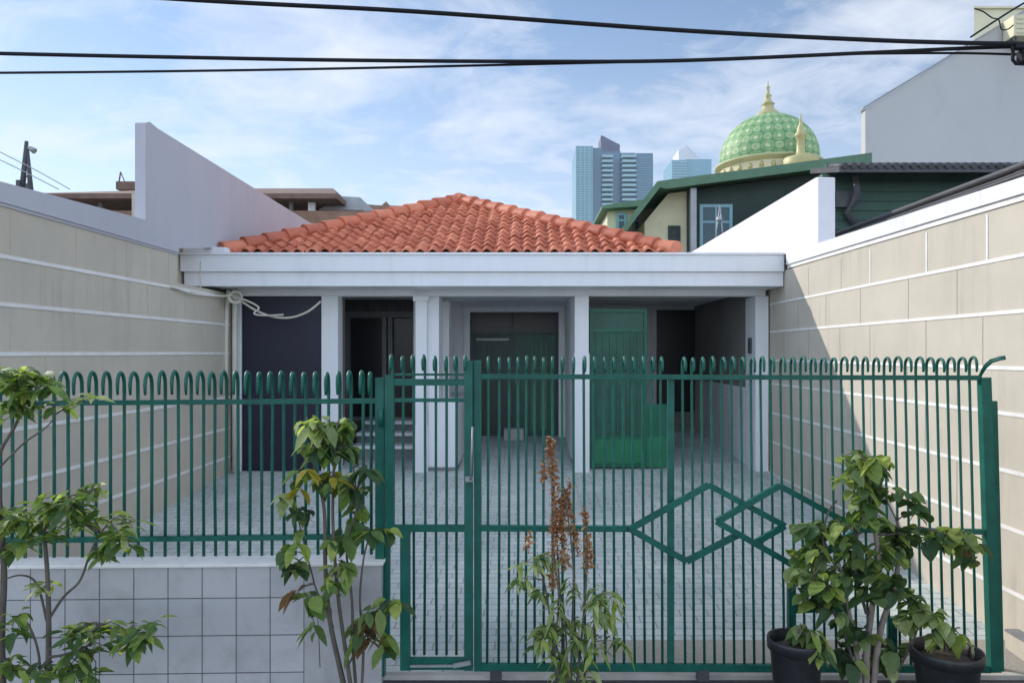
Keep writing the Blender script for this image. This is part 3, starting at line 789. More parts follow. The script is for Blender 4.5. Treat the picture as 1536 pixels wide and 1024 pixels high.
for (px, py) in ((462, 703), (450, 732)):
    for k in range(3): bl.leaf(P(px, py, Y - .1), (rnd(1), rnd(.5), -.4 + rnd(.3)), (0, 0, 1), .09, .06, .5, .15, 3, OV)
bs_.build('stem', ['bark'], t); bl.build('foliage', ['leaf_mid', 'leaf_dark', 'leaf_pale', 'leaf_yellow', 'leaf_dry'], t, fix=False)
# C: weed with rust seed spikes
Y = 4.2
t = thing('flowering_plant', P(850, 1080, Y), 'pale leafed weed with rust coloured seed spikes in front of the gate middle', 'plant')
bs_ = MB(); bl = MB(); sp = MB(); st = []
stems = [[(850, 1080), (845, 960), (838, 860), (833, 760), (826, 670)], [(855, 1080), (858, 950), (860, 850), (850, 760), (846, 730)], [(845, 1080), (828, 950), (818, 880), (805, 840)],
         [(860, 1080), (872, 960), (880, 860), (880, 800), (878, 770)], [(840, 1080), (832, 980), (838, 900), (830, 820)], [(858, 1080), (885, 980), (900, 900), (905, 885)], [(848, 1080), (850, 980), (845, 900)], [(862, 1080), (868, 1000), (862, 930)], [(852, 1080), (840, 990), (822, 930)]]
for s_ in stems: add_stem(bs_, s_, Y, .0085, .003, 0, st)
def spike(pts, n, w):
    path = stem_path(pts, Y, .01)
    sp.tube(path, .003, 5)
    for k in range(int(n * 1.7)):
        f_ = random.random(); q = path[min(int(f_ * len(path)), len(path) - 1)] + Vector((0, 0, rnd(.02)))
        ww = w * 1.0 * (1 - .6 * f_)
        p = q + Vector((rnd(ww), rnd(ww), rnd(.02)))
        sp.leaf(p, (rnd(1), rnd(1), random.uniform(-.6, .8)), (rnd(1), rnd(1), 1), random.uniform(.018, .042), random.uniform(.012, .022), .1, .2, 0, (.4, 1, .6, 0))
spike([(834, 800), (832, 740), (828, 690), (825, 664)], 190, .030); spike([(816, 720), (815, 695)], 25, .014); spike([(846, 850), (845, 790), (845, 745)], 130, .026); spike([(860, 800), (855, 770), (850, 740)], 70, .022)
spike([(829, 880), (832, 820), (836, 770)], 110, .026); spike([(882, 850), (880, 810), (878, 770)], 70, .022); spike([(866, 830), (864, 800)], 30, .02); spike([(792, 822), (795, 800)], 18, .02); spike([(855, 740), (855, 725)], 14, .014); spike([(886, 840), (884, 820)], 20, .015)
for (px, py, rx, ry, n) in ((795, 848, 26, 10, 13), (825, 838, 22, 10, 10), (785, 880, 18, 16, 9), (815, 890, 24, 14, 10), (840, 905, 18, 12, 8), (805, 940, 28, 20, 17), (830, 955, 26, 18, 16), (800, 960, 18, 10, 6), (865, 880, 18, 14, 8), (890, 895, 22, 14, 14), (912, 892, 20, 16, 13), (910, 920, 16, 16, 7), (875, 935, 26, 18, 12), (895, 960, 24, 18, 12), (870, 970, 20, 18, 10), (840, 985, 22, 14, 9), (850, 930, 20, 16, 7), (840, 1010, 24, 14, 10), (880, 1000, 24, 16, 10), (925, 970, 12, 14, 4)):
    cluster(bl, bs_, st, px, py, rx, ry, n, .095, .030, Y, .10, [0, 0, 1] if py < 960 else [0, 1, 1], (.3, .9), NR, down=.25, twig=.002)
bs_.build('stem', ['bark'], t); bl.build('foliage', ['leaf_pale', 'leaf_mid'], t, fix=False); sp.build('seed_spike', ['seed_rust'], t, fix=False)
# D: bush between the pots
Y = 4.12
t = thing('shrub', P(1300, 1085, Y), 'wide dark leaved bush growing between the two black pots', 'plant')
bs_ = MB(); bl = MB(); st = []
add_stem(bs_, [(1300, 1085), (1300, 980), (1310, 900), (1318, 840), (1310, 780), (1308, 740)], Y, .022, .009, 1, st)
add_stem(bs_, [(1305, 1085), (1318, 960), (1335, 900), (1345, 860), (1350, 810), (1345, 780)], Y, .020, .008, 1, st)
add_stem(bs_, [(1295, 1085), (1285, 980), (1272, 910), (1265, 870), (1255, 830)], Y, .018, .007, 1, st)
add_stem(bs_, [(1290, 1085), (1280, 1000), (1265, 940), (1250, 920)], Y, .012, .006, 0, st)
add_stem(bs_, [(1310, 800), (1340, 800), (1375, 790), (1415, 800), (1450, 808)], Y, .010, .004, 0, st)
add_stem(bs_, [(1300, 920), (1282, 850), (1287, 800), (1292, 770)], Y, .010, .005, 0, st)
add_stem(bs_, [(1312, 1085), (1350, 1000), (1370, 960), (1380, 930)], Y, .010, .004, 0, st)
add_stem(bs_, [(1255, 850), (1235, 815), (1240, 775), (1255, 750)], Y, .009, .005, 0, st)
add_stem(bs_, [(1308, 760), (1300, 720), (1302, 690)], Y, .009, .004, 0, st)
for (px, py, rx, ry, n, mi) in ((1298, 688, 34, 12, 13, [0, 2]), (1318, 705, 26, 18, 10, [1, 1, 0]), (1278, 715, 22, 22, 9, [0, 2]), (1320, 745, 28, 26, 12, [1, 1, 0]), (1290, 740, 22, 22, 9, [0, 2]), (1350, 748, 18, 24, 8, [0, 1]), (1300, 768, 26, 14, 8, 0),
        (1340, 800, 28, 20, 11, [1, 0]), (1370, 810, 24, 24, 10, 1), (1355, 835, 24, 20, 9, 1), (1400, 800, 26, 16, 10, [0, 1]), (1428, 808, 20, 16, 9, [0, 2]), (1446, 820, 12, 16, 6, [0, 1, 2]), (1440, 842, 10, 14, 3, [1, 4]),
        (1248, 790, 18, 20, 7, [1, 0]), (1205, 800, 20, 18, 7, [1, 0]), (1230, 800, 26, 22, 10, [0, 1]), (1262, 800, 26, 20, 11, [0, 1]), (1270, 830, 22, 20, 8, 1), (1220, 835, 26, 18, 10, 0), (1205, 860, 22, 20, 10, [0, 2]), (1238, 862, 28, 20, 12, [0, 1]), (1215, 885, 24, 18, 10, [0, 1]), (1245, 895, 24, 18, 10, [1, 0]),
        (1330, 830, 26, 20, 11, [0, 2]), (1315, 855, 24, 20, 10, [0, 2]), (1340, 875, 24, 20, 8, 1), (1360, 890, 20, 22, 8, 1), (1290, 850, 20, 24, 7, 1), (1300, 890, 22, 18, 6, 1), (1255, 915, 26, 18, 9, 1),
        (1380, 925, 26, 22, 12, [0, 2]), (1395, 915, 16, 16, 6, [0, 2]), (1275, 950, 26, 24, 8, 1), (1255, 985, 22, 22, 7, 1), (1320, 960, 24, 30, 7, 1), (1330, 1000, 18, 18, 6, [1, 2]), (1290, 1000, 26, 20, 6, 1), (1370, 990, 14, 20, 5, 1)):
    cluster(bl, bs_, st, px, py, rx, ry, int(n * 1.5), .094, .076, Y, .13, mi, (.1, .45), RN, down=.5)
bs_.build('stem', ['bark', 'bark_pale'], t); bl.build('foliage', ['leaf_mid', 'leaf_dark', 'leaf_pale', 'leaf_yellow', 'leaf_dry'], t, fix=False)
# pots
def pot(px, Y, ztop, r, label, leaves):
    X = XX(px, Y); z0 = -.03
    t = thing('plant_pot', (X, Y, z0), label, 'pot', 'black plastic pots')
    b = MB()
    b.lathe([(r * .70, z0), (r * .74, z0 + .02), (r * .93, ztop - .07), (r * .94, ztop - .065), (r * 1.03, ztop - .06), (r * 1.05, ztop - .01), (r * 1.03, ztop), (r * .96, ztop - .004), (r * .93, ztop - .06), (r * .90, ztop - .09)], X, Y, 40)
    b.build('pot', 'black_plastic', t)
    b = MB(); n = 24
    b.lathe([(r * .92, ztop - .065), (r * .6, ztop - .052), (r * .3, ztop - .045), (.005, ztop - .05)], X, Y, n)
    b.build('soil', 'soil', t)
    bl = MB(); bs_ = MB(); st = []
    for (qx, qy) in leaves[0]: st += add_stem(bs_, [(px, leaves[1]), ((px + qx) / 2, (leaves[1] + qy) / 2 - 12), (qx, qy)], Y - .02, .006, .003)
    for c in leaves[2]: cluster(bl, bs_, st, *c, .10, .06, Y - .05, .08, [0, 0, 2], (.4, 1.0), OV, down=.3)
    bs_.build('stem', ['bark'], t); bl.build('foliage', ['leaf_mid', 'leaf_dark', 'leaf_pale'], t, fix=False)
pot(1194, 4.12, ZZ(956, 4.12), .150, 'black plastic plant pot with a leafy sprig hanging over its right rim', ([(1212, 958), (1205, 945)], 962, [(1212, 965, 20, 20, 11), (1205, 950, 18, 12, 7), (1222, 980, 12, 16, 5)]))
pot(1420, 4.05, ZZ(972, 4.05), .178, 'black plastic plant pot of dry soil beside the sliding gate end', ([(1405, 945), (1440, 940)], 975, [(1400, 950, 16, 14, 5), (1440, 948, 18, 10, 4)]))

# ------------------------------------------------------------------ overhead cables and pole
CYY = 5.3
rope('overhead_cable', [P(x, y, CYY) for x, y in ((-300, -38), (285, 0), (620, 17.5), (1024, 46), (1300, 60), (1440, 64.5), (1536, 66), (1575, 66))], .0165, 'cable_black', 'thick black overhead cable, topmost, slanting down to the right', 'cable', 'black overhead cables')
rope('overhead_cable', [P(x, y, CYY + .05) for x, y in ((-400, 70), (0, 80.5), (260, 86), (512, 90.5), (800, 92.5), (1024, 91), (1300, 79.5), (1440, 73), (1536, 69.5), (1575, 68))], .0145, 'cable_black', 'thick black overhead cable, the middle one, sagging nearly level', 'cable', 'black overhead cables')
rope('overhead_cable', [P(x, y, CYY + .1) for x, y in ((-400, 112), (0, 109.5), (260, 107), (512, 103), (800, 96.5), (1024, 91), (1250, 82), (1430, 80), (1536, 82.5), (1575, 84))], .0095, 'cable_black', 'thin black overhead cable, the lowest on the left side of the sky', 'cable', 'black overhead cables')
t = thing('utility_pole', (XX(1585, 5.4), 5.4, 0), 'utility pole with cable clamps at the right edge of the picture', 'pole')
b = MB(); X = XX(1590, 5.4); b.tube([(X, 5.4, -.05), (X, 5.4, 6.2)], [.11, .09], 14); b.build('pole', 'concrete', t)
b = MB()
b.box(XX(1520, 5.3), XX(1590, 5.3), 5.27, 5.33, ZZ(74, 5.3), ZZ(68, 5.3)); b.tube([P(1520, 72, 5.3), P(1519, 90, 5.3), P(1524, 96, 5.3), P(1545, 97, 5.3)], .012, 8); b.box(XX(1530, 5.3), XX(1560, 5.3), 5.26, 5.34, ZZ(95, 5.3), ZZ(76, 5.3))
b.build('clamp', 'cable_black', t)

# ------------------------------------------------------------------ right neighbours
# lean-to roof edge along the right wall
t = thing('shed_roof', (4.1, 8, 3.3), 'dark sheet metal lean-to roof edge running just beyond the right wall', 'roof')
b = MB()
for k, (x, z, w) in enumerate(((3.95, 3.50, .05), (3.90, 3.43, .022), (3.84, 3.385, .030), (3.78, 3.34, .018), (3.72, 3.30, .022))):
    b.tube([(x, 3.4, z), (x, 6, z - .012), (x, 9, z + .004), (x, 11.5, z + .02)], w * .6, 8)
b.build('gutter_pipe', 'dark_metal', t)
b = MB()
n = 40
for k in range(n):
    y0 = 3.4 + k * .2
    b.prism([(3.62, 3.24 + .02 * (k % 2)), (4.3, 3.36 + .02 * (k % 2)), (4.3, 3.34 + .02 * (k % 2)), (3.62, 3.22 + .02 * (k % 2))], 'y', y0, y0 + .199)
b.build('sheet', 'brick_brown', t)
b = MB(); b.box(3.66, 3.70, 3.5, 11, 0, 3.2); b.build('shed_wall', 'concrete', t)

# dark green clapboard house wing behind
Y = 17.0
t = thing('timber_house', (XX(1360, Y), Y, 0), 'dark green clapboard house with a dark tiled eave behind the sunlit wall', 'house')
b = MB(); x0, x1 = XX(1241, Y), XX(1560, Y); zt = ZZ(256, Y); z = 0
k = 0
while z < zt - .02:
    b.prism([(Y, z), (Y + .2, z), (Y + .2, z + .219), (Y + .03, z + .219)], 'x', x0, x1); z += .22
b.box(x0, x1, Y + .21, Y + .9, 0, zt); b.build('wall', 'green_board', t)
b = MB(); b.prism([(Y - .75, zt - .10), (Y + .9, zt + .27), (Y + .9, zt + .15), (Y - .75, zt - .22)], 'x', XX(1238, Y) , x1)
for k in range(28):
    xx = XX(1246, Y) + k * .19
    b.tube([(xx, Y - .80, zt - .085), (xx, Y + .1, zt + .12)], .07, 8)
b.build('roof', 'dark_metal', t)
b = MB(); p = [P(1283, 262, Y - .3), P(1286, 290, Y - .3), P(1280, 305, Y - .2), P(1270, 318, Y - .1), P(1283, 338, Y - .1)]
b.tube(p, .075, 8); b.build('drain_pipe', 'dark_metal', t)
b = MB(); b.box(XX(1251, Y), XX(1278, Y), Y - .12, Y + .02, ZZ(312, Y), ZZ(288, Y)); b.build('wall_box', 'dark_metal', t)
b = MB(); b.box(XX(1231, Y), XX(1241.5, Y), Y - .1, Y + .1, 0, zt - .1); b.build('corner_post', 'green_fascia', t)

# green and cream house
Y = 20.0
t = thing('green_house', (XX(1080, Y), Y, 0), 'cream two storey house with green fascias and a slanting green roof below the dome', 'house')
def q(px, py, Yq=None): return (XX(px, Yq or Y), ZZ(py, Yq or Y))
prof = [q(937, 350), q(990, 281), q(1000, 283), q(1308, 243), q(1308, 229), q(992, 271), q(986, 272), q(931, 344)]
b = MB(); b.prism(prof, 'y', Y, Y + .10)
b.build('fascia', 'green_fascia', t)
b = MB()
prof2 = [(p[0] + .02, p[1] - .03) for p in [q(990, 276), q(1308, 238), q(1308, 231), q(992, 272)]]
b.prism(prof2, 'y', Y + .101, Y + 5.5); b.prism([q(937, 351), q(990, 280), q(990, 273), q(934, 345)], 'y', Y + .101, Y + 5.5)
b.build('roof', 'green_soffit', t)
b = MB()
wall_y = Y + .9
k_ = wall_y
b.prism([(XX(967, k_), 0), (XX(1030, k_), 0), (XX(1030, k_), ZZ(287, k_)), (XX(1003, k_), ZZ(290, k_)), (XX(967, k_), ZZ(333, k_))], 'y', k_, k_ + 4)
b.build('wall', 'cream', t)
b = MB(); b.prism([(XX(1030, k_) + .001, 0), (XX(1300, k_), 0), (XX(1300, k_), ZZ(252, k_)), (XX(1030, k_) + .001, ZZ(287, k_))], 'y', k_ - .1, k_ + 4); b.build('side_wall', 'green_dark', t)
b = MB(); b.bar(P(1039.5, 380, Y + .3), P(1039.5, 283, Y + .3), .16, .16); b.build('post', 'metal_grey', t)
def window(px0, px1, py0, py1, Yw, fm, pm, par, mull=0):
    b = MB(); x0, x1, z1, z0 = XX(px0, Yw), XX(px1, Yw), ZZ(py0, Yw), ZZ(py1, Yw); w = .09
    b.box(x0, x0 + w, Yw - .06, Yw, z0, z1); b.box(x1 - w, x1, Yw - .06, Yw, z0, z1); b.box(x0 + w, x1 - w, Yw - .06, Yw, z1 - w, z1); b.box(x0 + w, x1 - w, Yw - .06, Yw, z0, z0 + w)
    for k in range(mull):
        xm = x0 + (x1 - x0) * (k + 1) / (mull + 1); b.box(xm - .03, xm + .03, Yw - .05, Yw, z0 + w, z1 - w)
    zc = z0 + (z1 - z0) * .62; b.box(x0 + w, x1 - w, Yw - .045, Yw, zc - .03, zc + .03)
    o = b.build('window', fm, par)
    b = MB(); b.box(x0 + w, x1 - w, Yw - .03, Yw - .005, z0 + w, z1 - w); c = b.build('pane', pm, o)
window(1002, 1020, 339, 376, k_ , 'green_dark', 'dark_glass', t)
window(1049, 1098, 307, 376, k_ - .1, 'tower_teal', 'blue_glass', t, 1)
Yw = 23.0
b = MB(); b.prism([q(903, 313, Yw), q(990, 307, Yw), q(992, 297, Yw), q(960, 300, Yw), q(903, 308, Yw)], 'y', Yw, Yw + 3); b.build('wing_roof', 'green_fascia', t)
b = MB(); b.box(XX(911, Yw + .5), XX(985, Yw + .5), Yw + .5, Yw + 3, 0, ZZ(311, Yw + .5)); b.build('wing_wall', 'cream', t)
window(924, 940, 319, 350, Yw + .5, 'tower_teal', 'blue_glass', t)
window(948, 962, 319, 350, Yw + .5, 'metal_grey', 'blue_glass', t)
# A-frame lamp on the roof corner
Y = 16.0
t = thing('roof_lamp', P(1080, 372, Y), 'thin A-frame mast with a small lamp in front of the green house', 'lamp')
b = MB(); b.tube([P(1071, 372, Y), P(1080, 308, Y)], .014, 6); b.tube([P(1086, 372, Y), P(1080, 308, Y)], .014, 6); b.build('mast', 'metal_grey', t)
b = MB(); b.lathe([(.03, ZZ(333, Y)), (.075, ZZ(331, Y)), (.065, ZZ(327, Y)), (.02, ZZ(324, Y))], XX(1079, Y), Y, 12); b.build('lamp_head', 'metal_grey', t)

# grey building at the right
Y = 24.0
t = thing('grey_building', (XX(1420, Y), Y, 0), 'tall blank grey gabled building at the right, behind the green roof', 'building')
b = MB(); poly = [(XX(1298, Y), 0), (XX(1298, Y), ZZ(163, Y)), (XX(1440, Y), ZZ(77, Y)), (XX(1700, Y), ZZ(-80, Y)), (XX(1700, Y), 0)]
b.prism(poly, 'y', Y, Y + .3); b.box(XX(1480, Y), XX(1700, Y), Y + .31, Y + 9, 0, ZZ(75, Y)); b.build('wall', 'grey_wall', t)
b = MB(); 
pts = [(XX(1294, Y), ZZ(163.5, Y)), (XX(1440, Y), ZZ(75.5, Y)), (XX(1700, Y), ZZ(-82, Y)), (XX(1700, Y), ZZ(-84, Y)), (XX(1440, Y), ZZ(73, Y)), (XX(1294, Y), ZZ(161, Y))]
b.prism(pts, 'y', Y - .06, Y + .36); b.build('roof', 'metal_grey', t)
Y = 34.0
t = thing('cream_building', (XX(1500, Y), Y, 0), 'cream upper storey with a flat top rising behind the grey gable', 'building')
b = MB(); xa, xb = XX(1461, Y), XX(1720, Y)
b.prism([(xa, Y), (xb, Y), (xb + 5, Y + 8), (xa + 5, Y + 8)], 'z', 0, ZZ(14, Y)); b.prism([(xa - .06, Y - .1), (xb + .1, Y - .1), (xb + 5.1, Y + 8.1), (xa + 5, Y + 8.1)], 'z', ZZ(14, Y) + .001, ZZ(11, Y)); b.build('wall', 'cream', t)
t = thing('air_conditioner', P(1535, 55, 22.6), 'pale air conditioner box on the grey building at the right edge', 'air conditioner')
Y = 23.4
b = MB(); b.box(XX(1521, Y), XX(1570, Y), Y, Y + .55, ZZ(54, Y), ZZ(22, Y), bev=.03)
for k in range(4): b.box(XX(1525, Y), XX(1566, Y), Y - .02, Y, ZZ(50 - k * 7, Y), ZZ(48 - k * 7, Y))
b.build('casing', 'cream', t)
for xa in (1524, 1558):
    b = MB(); b.box(XX(xa, Y), XX(xa + 4, Y), Y + .1, Y + .62, ZZ(60, Y), ZZ(54.2, Y)); b.build('bracket', 'dark_metal', t)
rope('wire', [P(x, y, 23.0) for x, y in ((1456, 56), (1497, 29), (1536, 5), (1600, -30))], .03, 'cable_black', 'dark wire slanting up along the grey gable to the right edge', 'cable')
rope('wire', [P(x, y, 23.0) for x, y in ((1462, 13), (1475, 18), (1488, 27), (1498, 30), (1502, 44), (1512, 44), (1520, 38))], .02, 'cable_black', 'loose curly wire dangling by the air conditioner', 'cable')

# mosque
Y = 55.0
cx = XX(1153, Y); s20 = F / Y
t = thing('mosque', (cx, Y, 0), 'mosque with a green mosaic dome and gold finials rising above the green house', 'mosque')
zb = ZZ(250, Y); zt = ZZ(171, Y); r_ = 72 / s20
b = MB(); b.box(cx - 6, cx + 6, Y - 6, Y + 6, 0, ZZ(305, Y)); b.build('prayer_hall', 'mosque_cream', t)
b = MB(); prof = []
hgt = zt - zb
for k in range(25):
    a = k / 24
    ang_ = R(-8 + 98 * a)
    rr = r_ * math.cos(ang_); zz = zb + .12 * hgt + hgt * .86 * math.sin(ang_)
    if a > .85: rr *= 1 - .25 * ((a - .85) / .15) ** 2 ; zz += .02 * hgt * ((a - .85) / .15)
    prof.append((max(rr, .25), zz))
b.bm.free(); b = MB(); b.lathe([(p[0], p[1] - zb) for p in prof], 0, 0, 64)
dm = b.build('dome', 'dome_mosaic'); dm.parent = t; dm.location = (0, 0, zb)
b = MB(); b.lathe([(r_ * 1.02, zb - .30), (r_ * 1.05, zb - .12), (r_ * 1.09, zb - .10), (r_ * 1.09, zb + .06), (r_ * .98, zb + .10)], cx, Y, 48)
b.build('cornice', 'mosque_trim', t)
b = MB(); b.lathe([(r_ * 1.0, ZZ(268, Y)), (r_ * 1.0, zb - .29)], cx, Y, 48, 0, False)
n = 28
dr_ = b.build('drum', 'mosque_cream', t)
b = MB()
for k in range(n):
    a = 2 * math.pi * k / n; c = Vector((cx + r_ * 1.0 * math.cos(a), Y + r_ * 1.0 * math.sin(a), 0))
    w = .16
    if c.y > Y + .5: continue
    b = MB(); b.tube([c + Vector((0, 0, ZZ(266, Y))), c + Vector((0, 0, zb - .6)), c + Vector((0, 0, zb - .42))], [w, w, w * .3], 8)
    b.build('arch_window', 'gold', dr_)
def finial(cx, cy, z0, z1, w, name, mats):
    h = z1 - z0
    pr = [(w, z0), (w * .75, z0 + h * .10), (w * .42, z0 + h * .22), (w * .34, z0 + h * .34), (w * .46, z0 + h * .37), (w * .30, z0 + h * .42), (w * .16, z0 + h * .55), (w * .26, z0 + h * .60), (w * .12, z0 + h * .65), (w * .08, z0 + h * .8), (w * .16, z0 + h * .83), (w * .05, z0 + h * .87), (.02, z1)]
    b = MB(); b.lathe(pr, cx, cy, 20); return b.build(name, mats, t)
finial(cx - .05, Y, zt - .3, ZZ(122, Y), 22 / s20, 'finial', 'gold')
Yp = 50.5; sp_ = F / Yp; px_ = XX(1201, Yp)
b = MB(); b.lathe([(26 / sp_, ZZ(262, Yp)), (26 / sp_, ZZ(240, Yp)), (24 / sp_, ZZ(237, Yp)), (9 / sp_, ZZ(233, Yp)), (6.5 / sp_, ZZ(229, Yp)), (5.5 / sp_, ZZ(210, Yp)), (8 / sp_, ZZ(206, Yp)), (9.5 / sp_, ZZ(203, Yp)), (6 / sp_, ZZ(199, Yp)), (5.5 / sp_, ZZ(195, Yp)), (3 / sp_, ZZ(188, Yp)), (1.5 / sp_, ZZ(182, Yp)), (2 / sp_, ZZ(180, Yp)), (.02, ZZ(170, Yp))], px_, Yp, 20)
b.build('pinnacle', 'gold', t)
b = MB(); b.box(px_ - 1.6, px_ + 1.6, Yp - 1.6, Yp - .01 + 1.6, 0, ZZ(262, Yp)); b.build('pinnacle_base', 'mosque_cream', t)

# glass towers
Y = 350.0
t = thing('office_tower', (XX(922, Y), Y, 0), 'tall blue glass tower with pale balcony bands and a slanted dark crown', 'tower')
def tb(x0, x1, ytop, dy, m, name, depth=30):
    b = MB(); b.box(XX(x0, Y), XX(x1, Y), Y + dy, Y + dy + depth, 0, ZZ(ytop, Y)); return b.build(name, m, t)
tb(864, 889.5, 219, 0, 'tower_teal', 'facade')
tb(889.5, 903, 220, 2, 'tower_dark', 'facade'); tb(903, 933, 223, 5, 'tower_dark', 'core'); tb(933, 955, 226, 4, 'tower_dark', 'facade'); tb(955, 980, 229, 1, 'tower_dark', 'facade')
b = MB(); b.prism([(XX(904, Y), ZZ(225, Y)), (XX(904, Y), ZZ(196, Y)), (XX(906, Y), ZZ(196, Y)), (XX(933, Y), ZZ(210, Y)), (XX(933, Y), ZZ(227, Y))], 'y', Y + 8, Y + 22); b.build('crown', 'tower_crown', t)
for (x0, x1, ya) in ((903, 919, 233), (933, 954, 233)):
    b = MB(); yy = ya
    while yy < 345:
        b.box(XX(x0, Y), XX(x1, Y), Y - 1.0, Y + 4.9, ZZ(yy + 3.6, Y), ZZ(yy, Y)); yy += 7.2
    b.build('balcony_band', 'tower_light', t)
b = MB()
yy = 224
while yy < 345:
    b.box(XX(864, Y) - .1, XX(889, Y), Y - .25, Y, ZZ(yy + 1.2, Y), ZZ(yy, Y)); yy += 3.6
for x in (870, 876.5, 883): b.box(XX(x, Y), XX(x + 1.4, Y), Y - .4, Y - .26, 0, ZZ(221, Y))
b.build('mullion', 'tower_light', t)
b = MB(); yy = 236
while yy < 345:
    b.box(XX(955.5, Y), XX(980, Y) + .1, Y + .75, Y + 1, ZZ(yy + 1.0, Y), ZZ(yy, Y)); yy += 3.6
b.build('mullion', 'tower_teal', t)
Y = 480.0
t = thing('office_tower', (XX(1038, Y), Y, 0), 'farther teal glass tower with a white pyramid top left of the dome', 'tower')
b = MB(); b.box(XX(1008, Y), XX(1031, Y), Y, Y + 30, 0, ZZ(240, Y)); b.box(XX(1031, Y), XX(1069, Y), Y + 3, Y + 30, 0, ZZ(237, Y)); b.build('facade', 'tower_teal', t)
b = MB(); yy = 243
while yy < 300:
    b.box(XX(1008, Y), XX(1030, Y), Y - .4, Y, ZZ(yy + 1.3, Y), ZZ(yy, Y)); yy += 4
b.build('mullion', 'tower_light', t)
b = MB(); b.box(XX(1020, Y), XX(1036, Y), Y + 4, Y + 24, ZZ(240, Y), ZZ(222, Y)); b.prism([(XX(1036, Y), ZZ(237, Y)), (XX(1036, Y), ZZ(218, Y)), (XX(1057, Y), ZZ(237, Y))], 'y', Y + 5, Y + 23); b.prism([(XX(1020, Y), ZZ(222, Y)), (XX(1034, Y), ZZ(215, Y)), (XX(1036, Y), ZZ(222, Y))], 'y', Y + 5, Y + 23)
b.tube([(XX(1033, Y), Y + 14, ZZ(222, Y)), (XX(1033, Y), Y + 14, ZZ(210, Y))], .5, 6); b.build('crown', 'tower_white', t)

# ------------------------------------------------------------------ left neighbours
Y = 24.0
t = thing('neighbour_house', (XX(330, Y), Y, 0), 'brown roofed upper storey behind the left wall, its terrace open and dark', 'house')
x0, x1 = XX(60, Y), XX(512, Y)
b = MB()
ez = ZZ(296, Y); rzz = ZZ(279, Y + 2)
v = [(x0, Y - .6, ez), (x1, Y - .6, ez), (x1, Y + 8, ez), (x0, Y + 8, ez), (x0 + 4.5, Y + 3.5, rzz + .25), (x1 - 1.2, Y + 3.5, rzz + .25)]
vv = [b.bm.verts.new(p) for p in v]; lo = [b.bm.verts.new((p[0], p[1], p[2] - .16)) for p in v[:4]]
for f_ in ((0, 1, 5, 4), (1, 2, 5), (2, 3, 4, 5), (3, 0, 4)): b.face([vv[i] for i in f_])
for i in range(4): b.face((vv[i], vv[(i + 1) % 4], lo[(i + 1) % 4], lo[i]))
b.face(lo); b.build('roof', 'brown_roof', t)
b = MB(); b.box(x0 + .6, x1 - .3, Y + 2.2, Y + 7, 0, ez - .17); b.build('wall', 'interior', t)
b = MB(); b.box(x0 + .4, x1 + 1.2, Y - .1, Y + .15, 0, ZZ(317, Y)); b.build('parapet', 'brick_brown', t)
for px in (467, 436, 330, 230, 150, 90):
    b = MB(); w = 5 if px == 467 else 2.5
    b.box(XX(px - w, Y), XX(px + w, Y), Y + .0, Y + .14, ZZ(317, Y) + .001, ez - .165); b.build('column', 'white_wall' if px == 467 else 'interior', t)
b = MB(); b.prism([q(478, 315, Y + .6), q(545, 315, Y + .6), q(540, 296, Y + .6), q(505, 294, Y + .6)], 'y', Y + .6, Y + 5); b.build('lean_to', 'metal_grey', t)
b = MB(); p = [P(178, 276, Y + 3), P(181, 258, Y + 3)]; b.tube(p, .03, 6); b.tube([P(181, 258, Y + 3), P(188, 275, Y + 3)], .02, 6); b.box(XX(176, Y + 3), XX(203, Y + 3), Y + 2.9, Y + 4, ZZ(285, Y + 3), ZZ(273, Y + 3)); b.build('roof_turret', 'brown_roof', t)
Y = 38.0
t = thing('distant_house', (XX(565, Y), Y, 0), 'low dark roofed house far behind the tile roof on its left', 'house')
b = MB(); b.box(XX(540, Y), XX(620, Y), Y, Y + 8, 0, ZZ(318, Y)); b.build('wall', 'grey_wall', t)
b = MB(); b.prism([q(543, 318, Y), q(548, 309, Y), q(575, 311, Y), q(582, 305, Y), q(584, 311, Y), q(620, 312, Y), q(622, 318, Y)], 'y', Y - .5, Y + 8.5); b.build('roof', 'brick_brown', t)
Y = 36.0
t = thing('lattice_mast', (XX(40, Y), Y, 0), 'thin A-shaped mast with a lamp arm rising over the left wall', 'mast')
b = MB()
b.tube([P(32, 300, Y), P(40, 212, Y)], [.16, .09], 6); b.tube([P(47, 300, Y), P(41.5, 222, Y)], [.16, .06], 6)
for k in range(4):
    f_ = .2 + k * .2; b.tube([P(32 + 8 * f_, 300 - 88 * f_, Y), P(47 - 5 * f_, 300 - 78 * f_ - 4, Y)], .05, 5)
b.build('mast', 'dark_metal', t)
b = MB(); b.tube([P(41, 221, Y), P(46, 223, Y), P(52, 227, Y)], [.05, .12, .15], 8); b.build('lamp_arm', 'metal_grey', t)
b = MB(); b.box(XX(30, Y), XX(35, Y), Y - .3, Y - .1, ZZ(282, Y), ZZ(272, Y)); b.box(XX(44, Y), XX(49, Y), Y - .3, Y - .1, ZZ(285, Y), ZZ(277, Y)); b.build('junction_box', 'dark_metal', t)
rope('wire', [P(x, y, 34) for x, y in ((-80, 185), (0, 228), (55, 256), (105, 284))], .022, 'metal_grey', 'faint upper wire sloping down behind the left wall', 'cable')
rope('wire', [P(x, y, 34) for x, y in ((-80, 205), (0, 240), (45, 262), (88, 284))], .022, 'metal_grey', 'faint lower wire sloping down behind the left wall', 'cable')


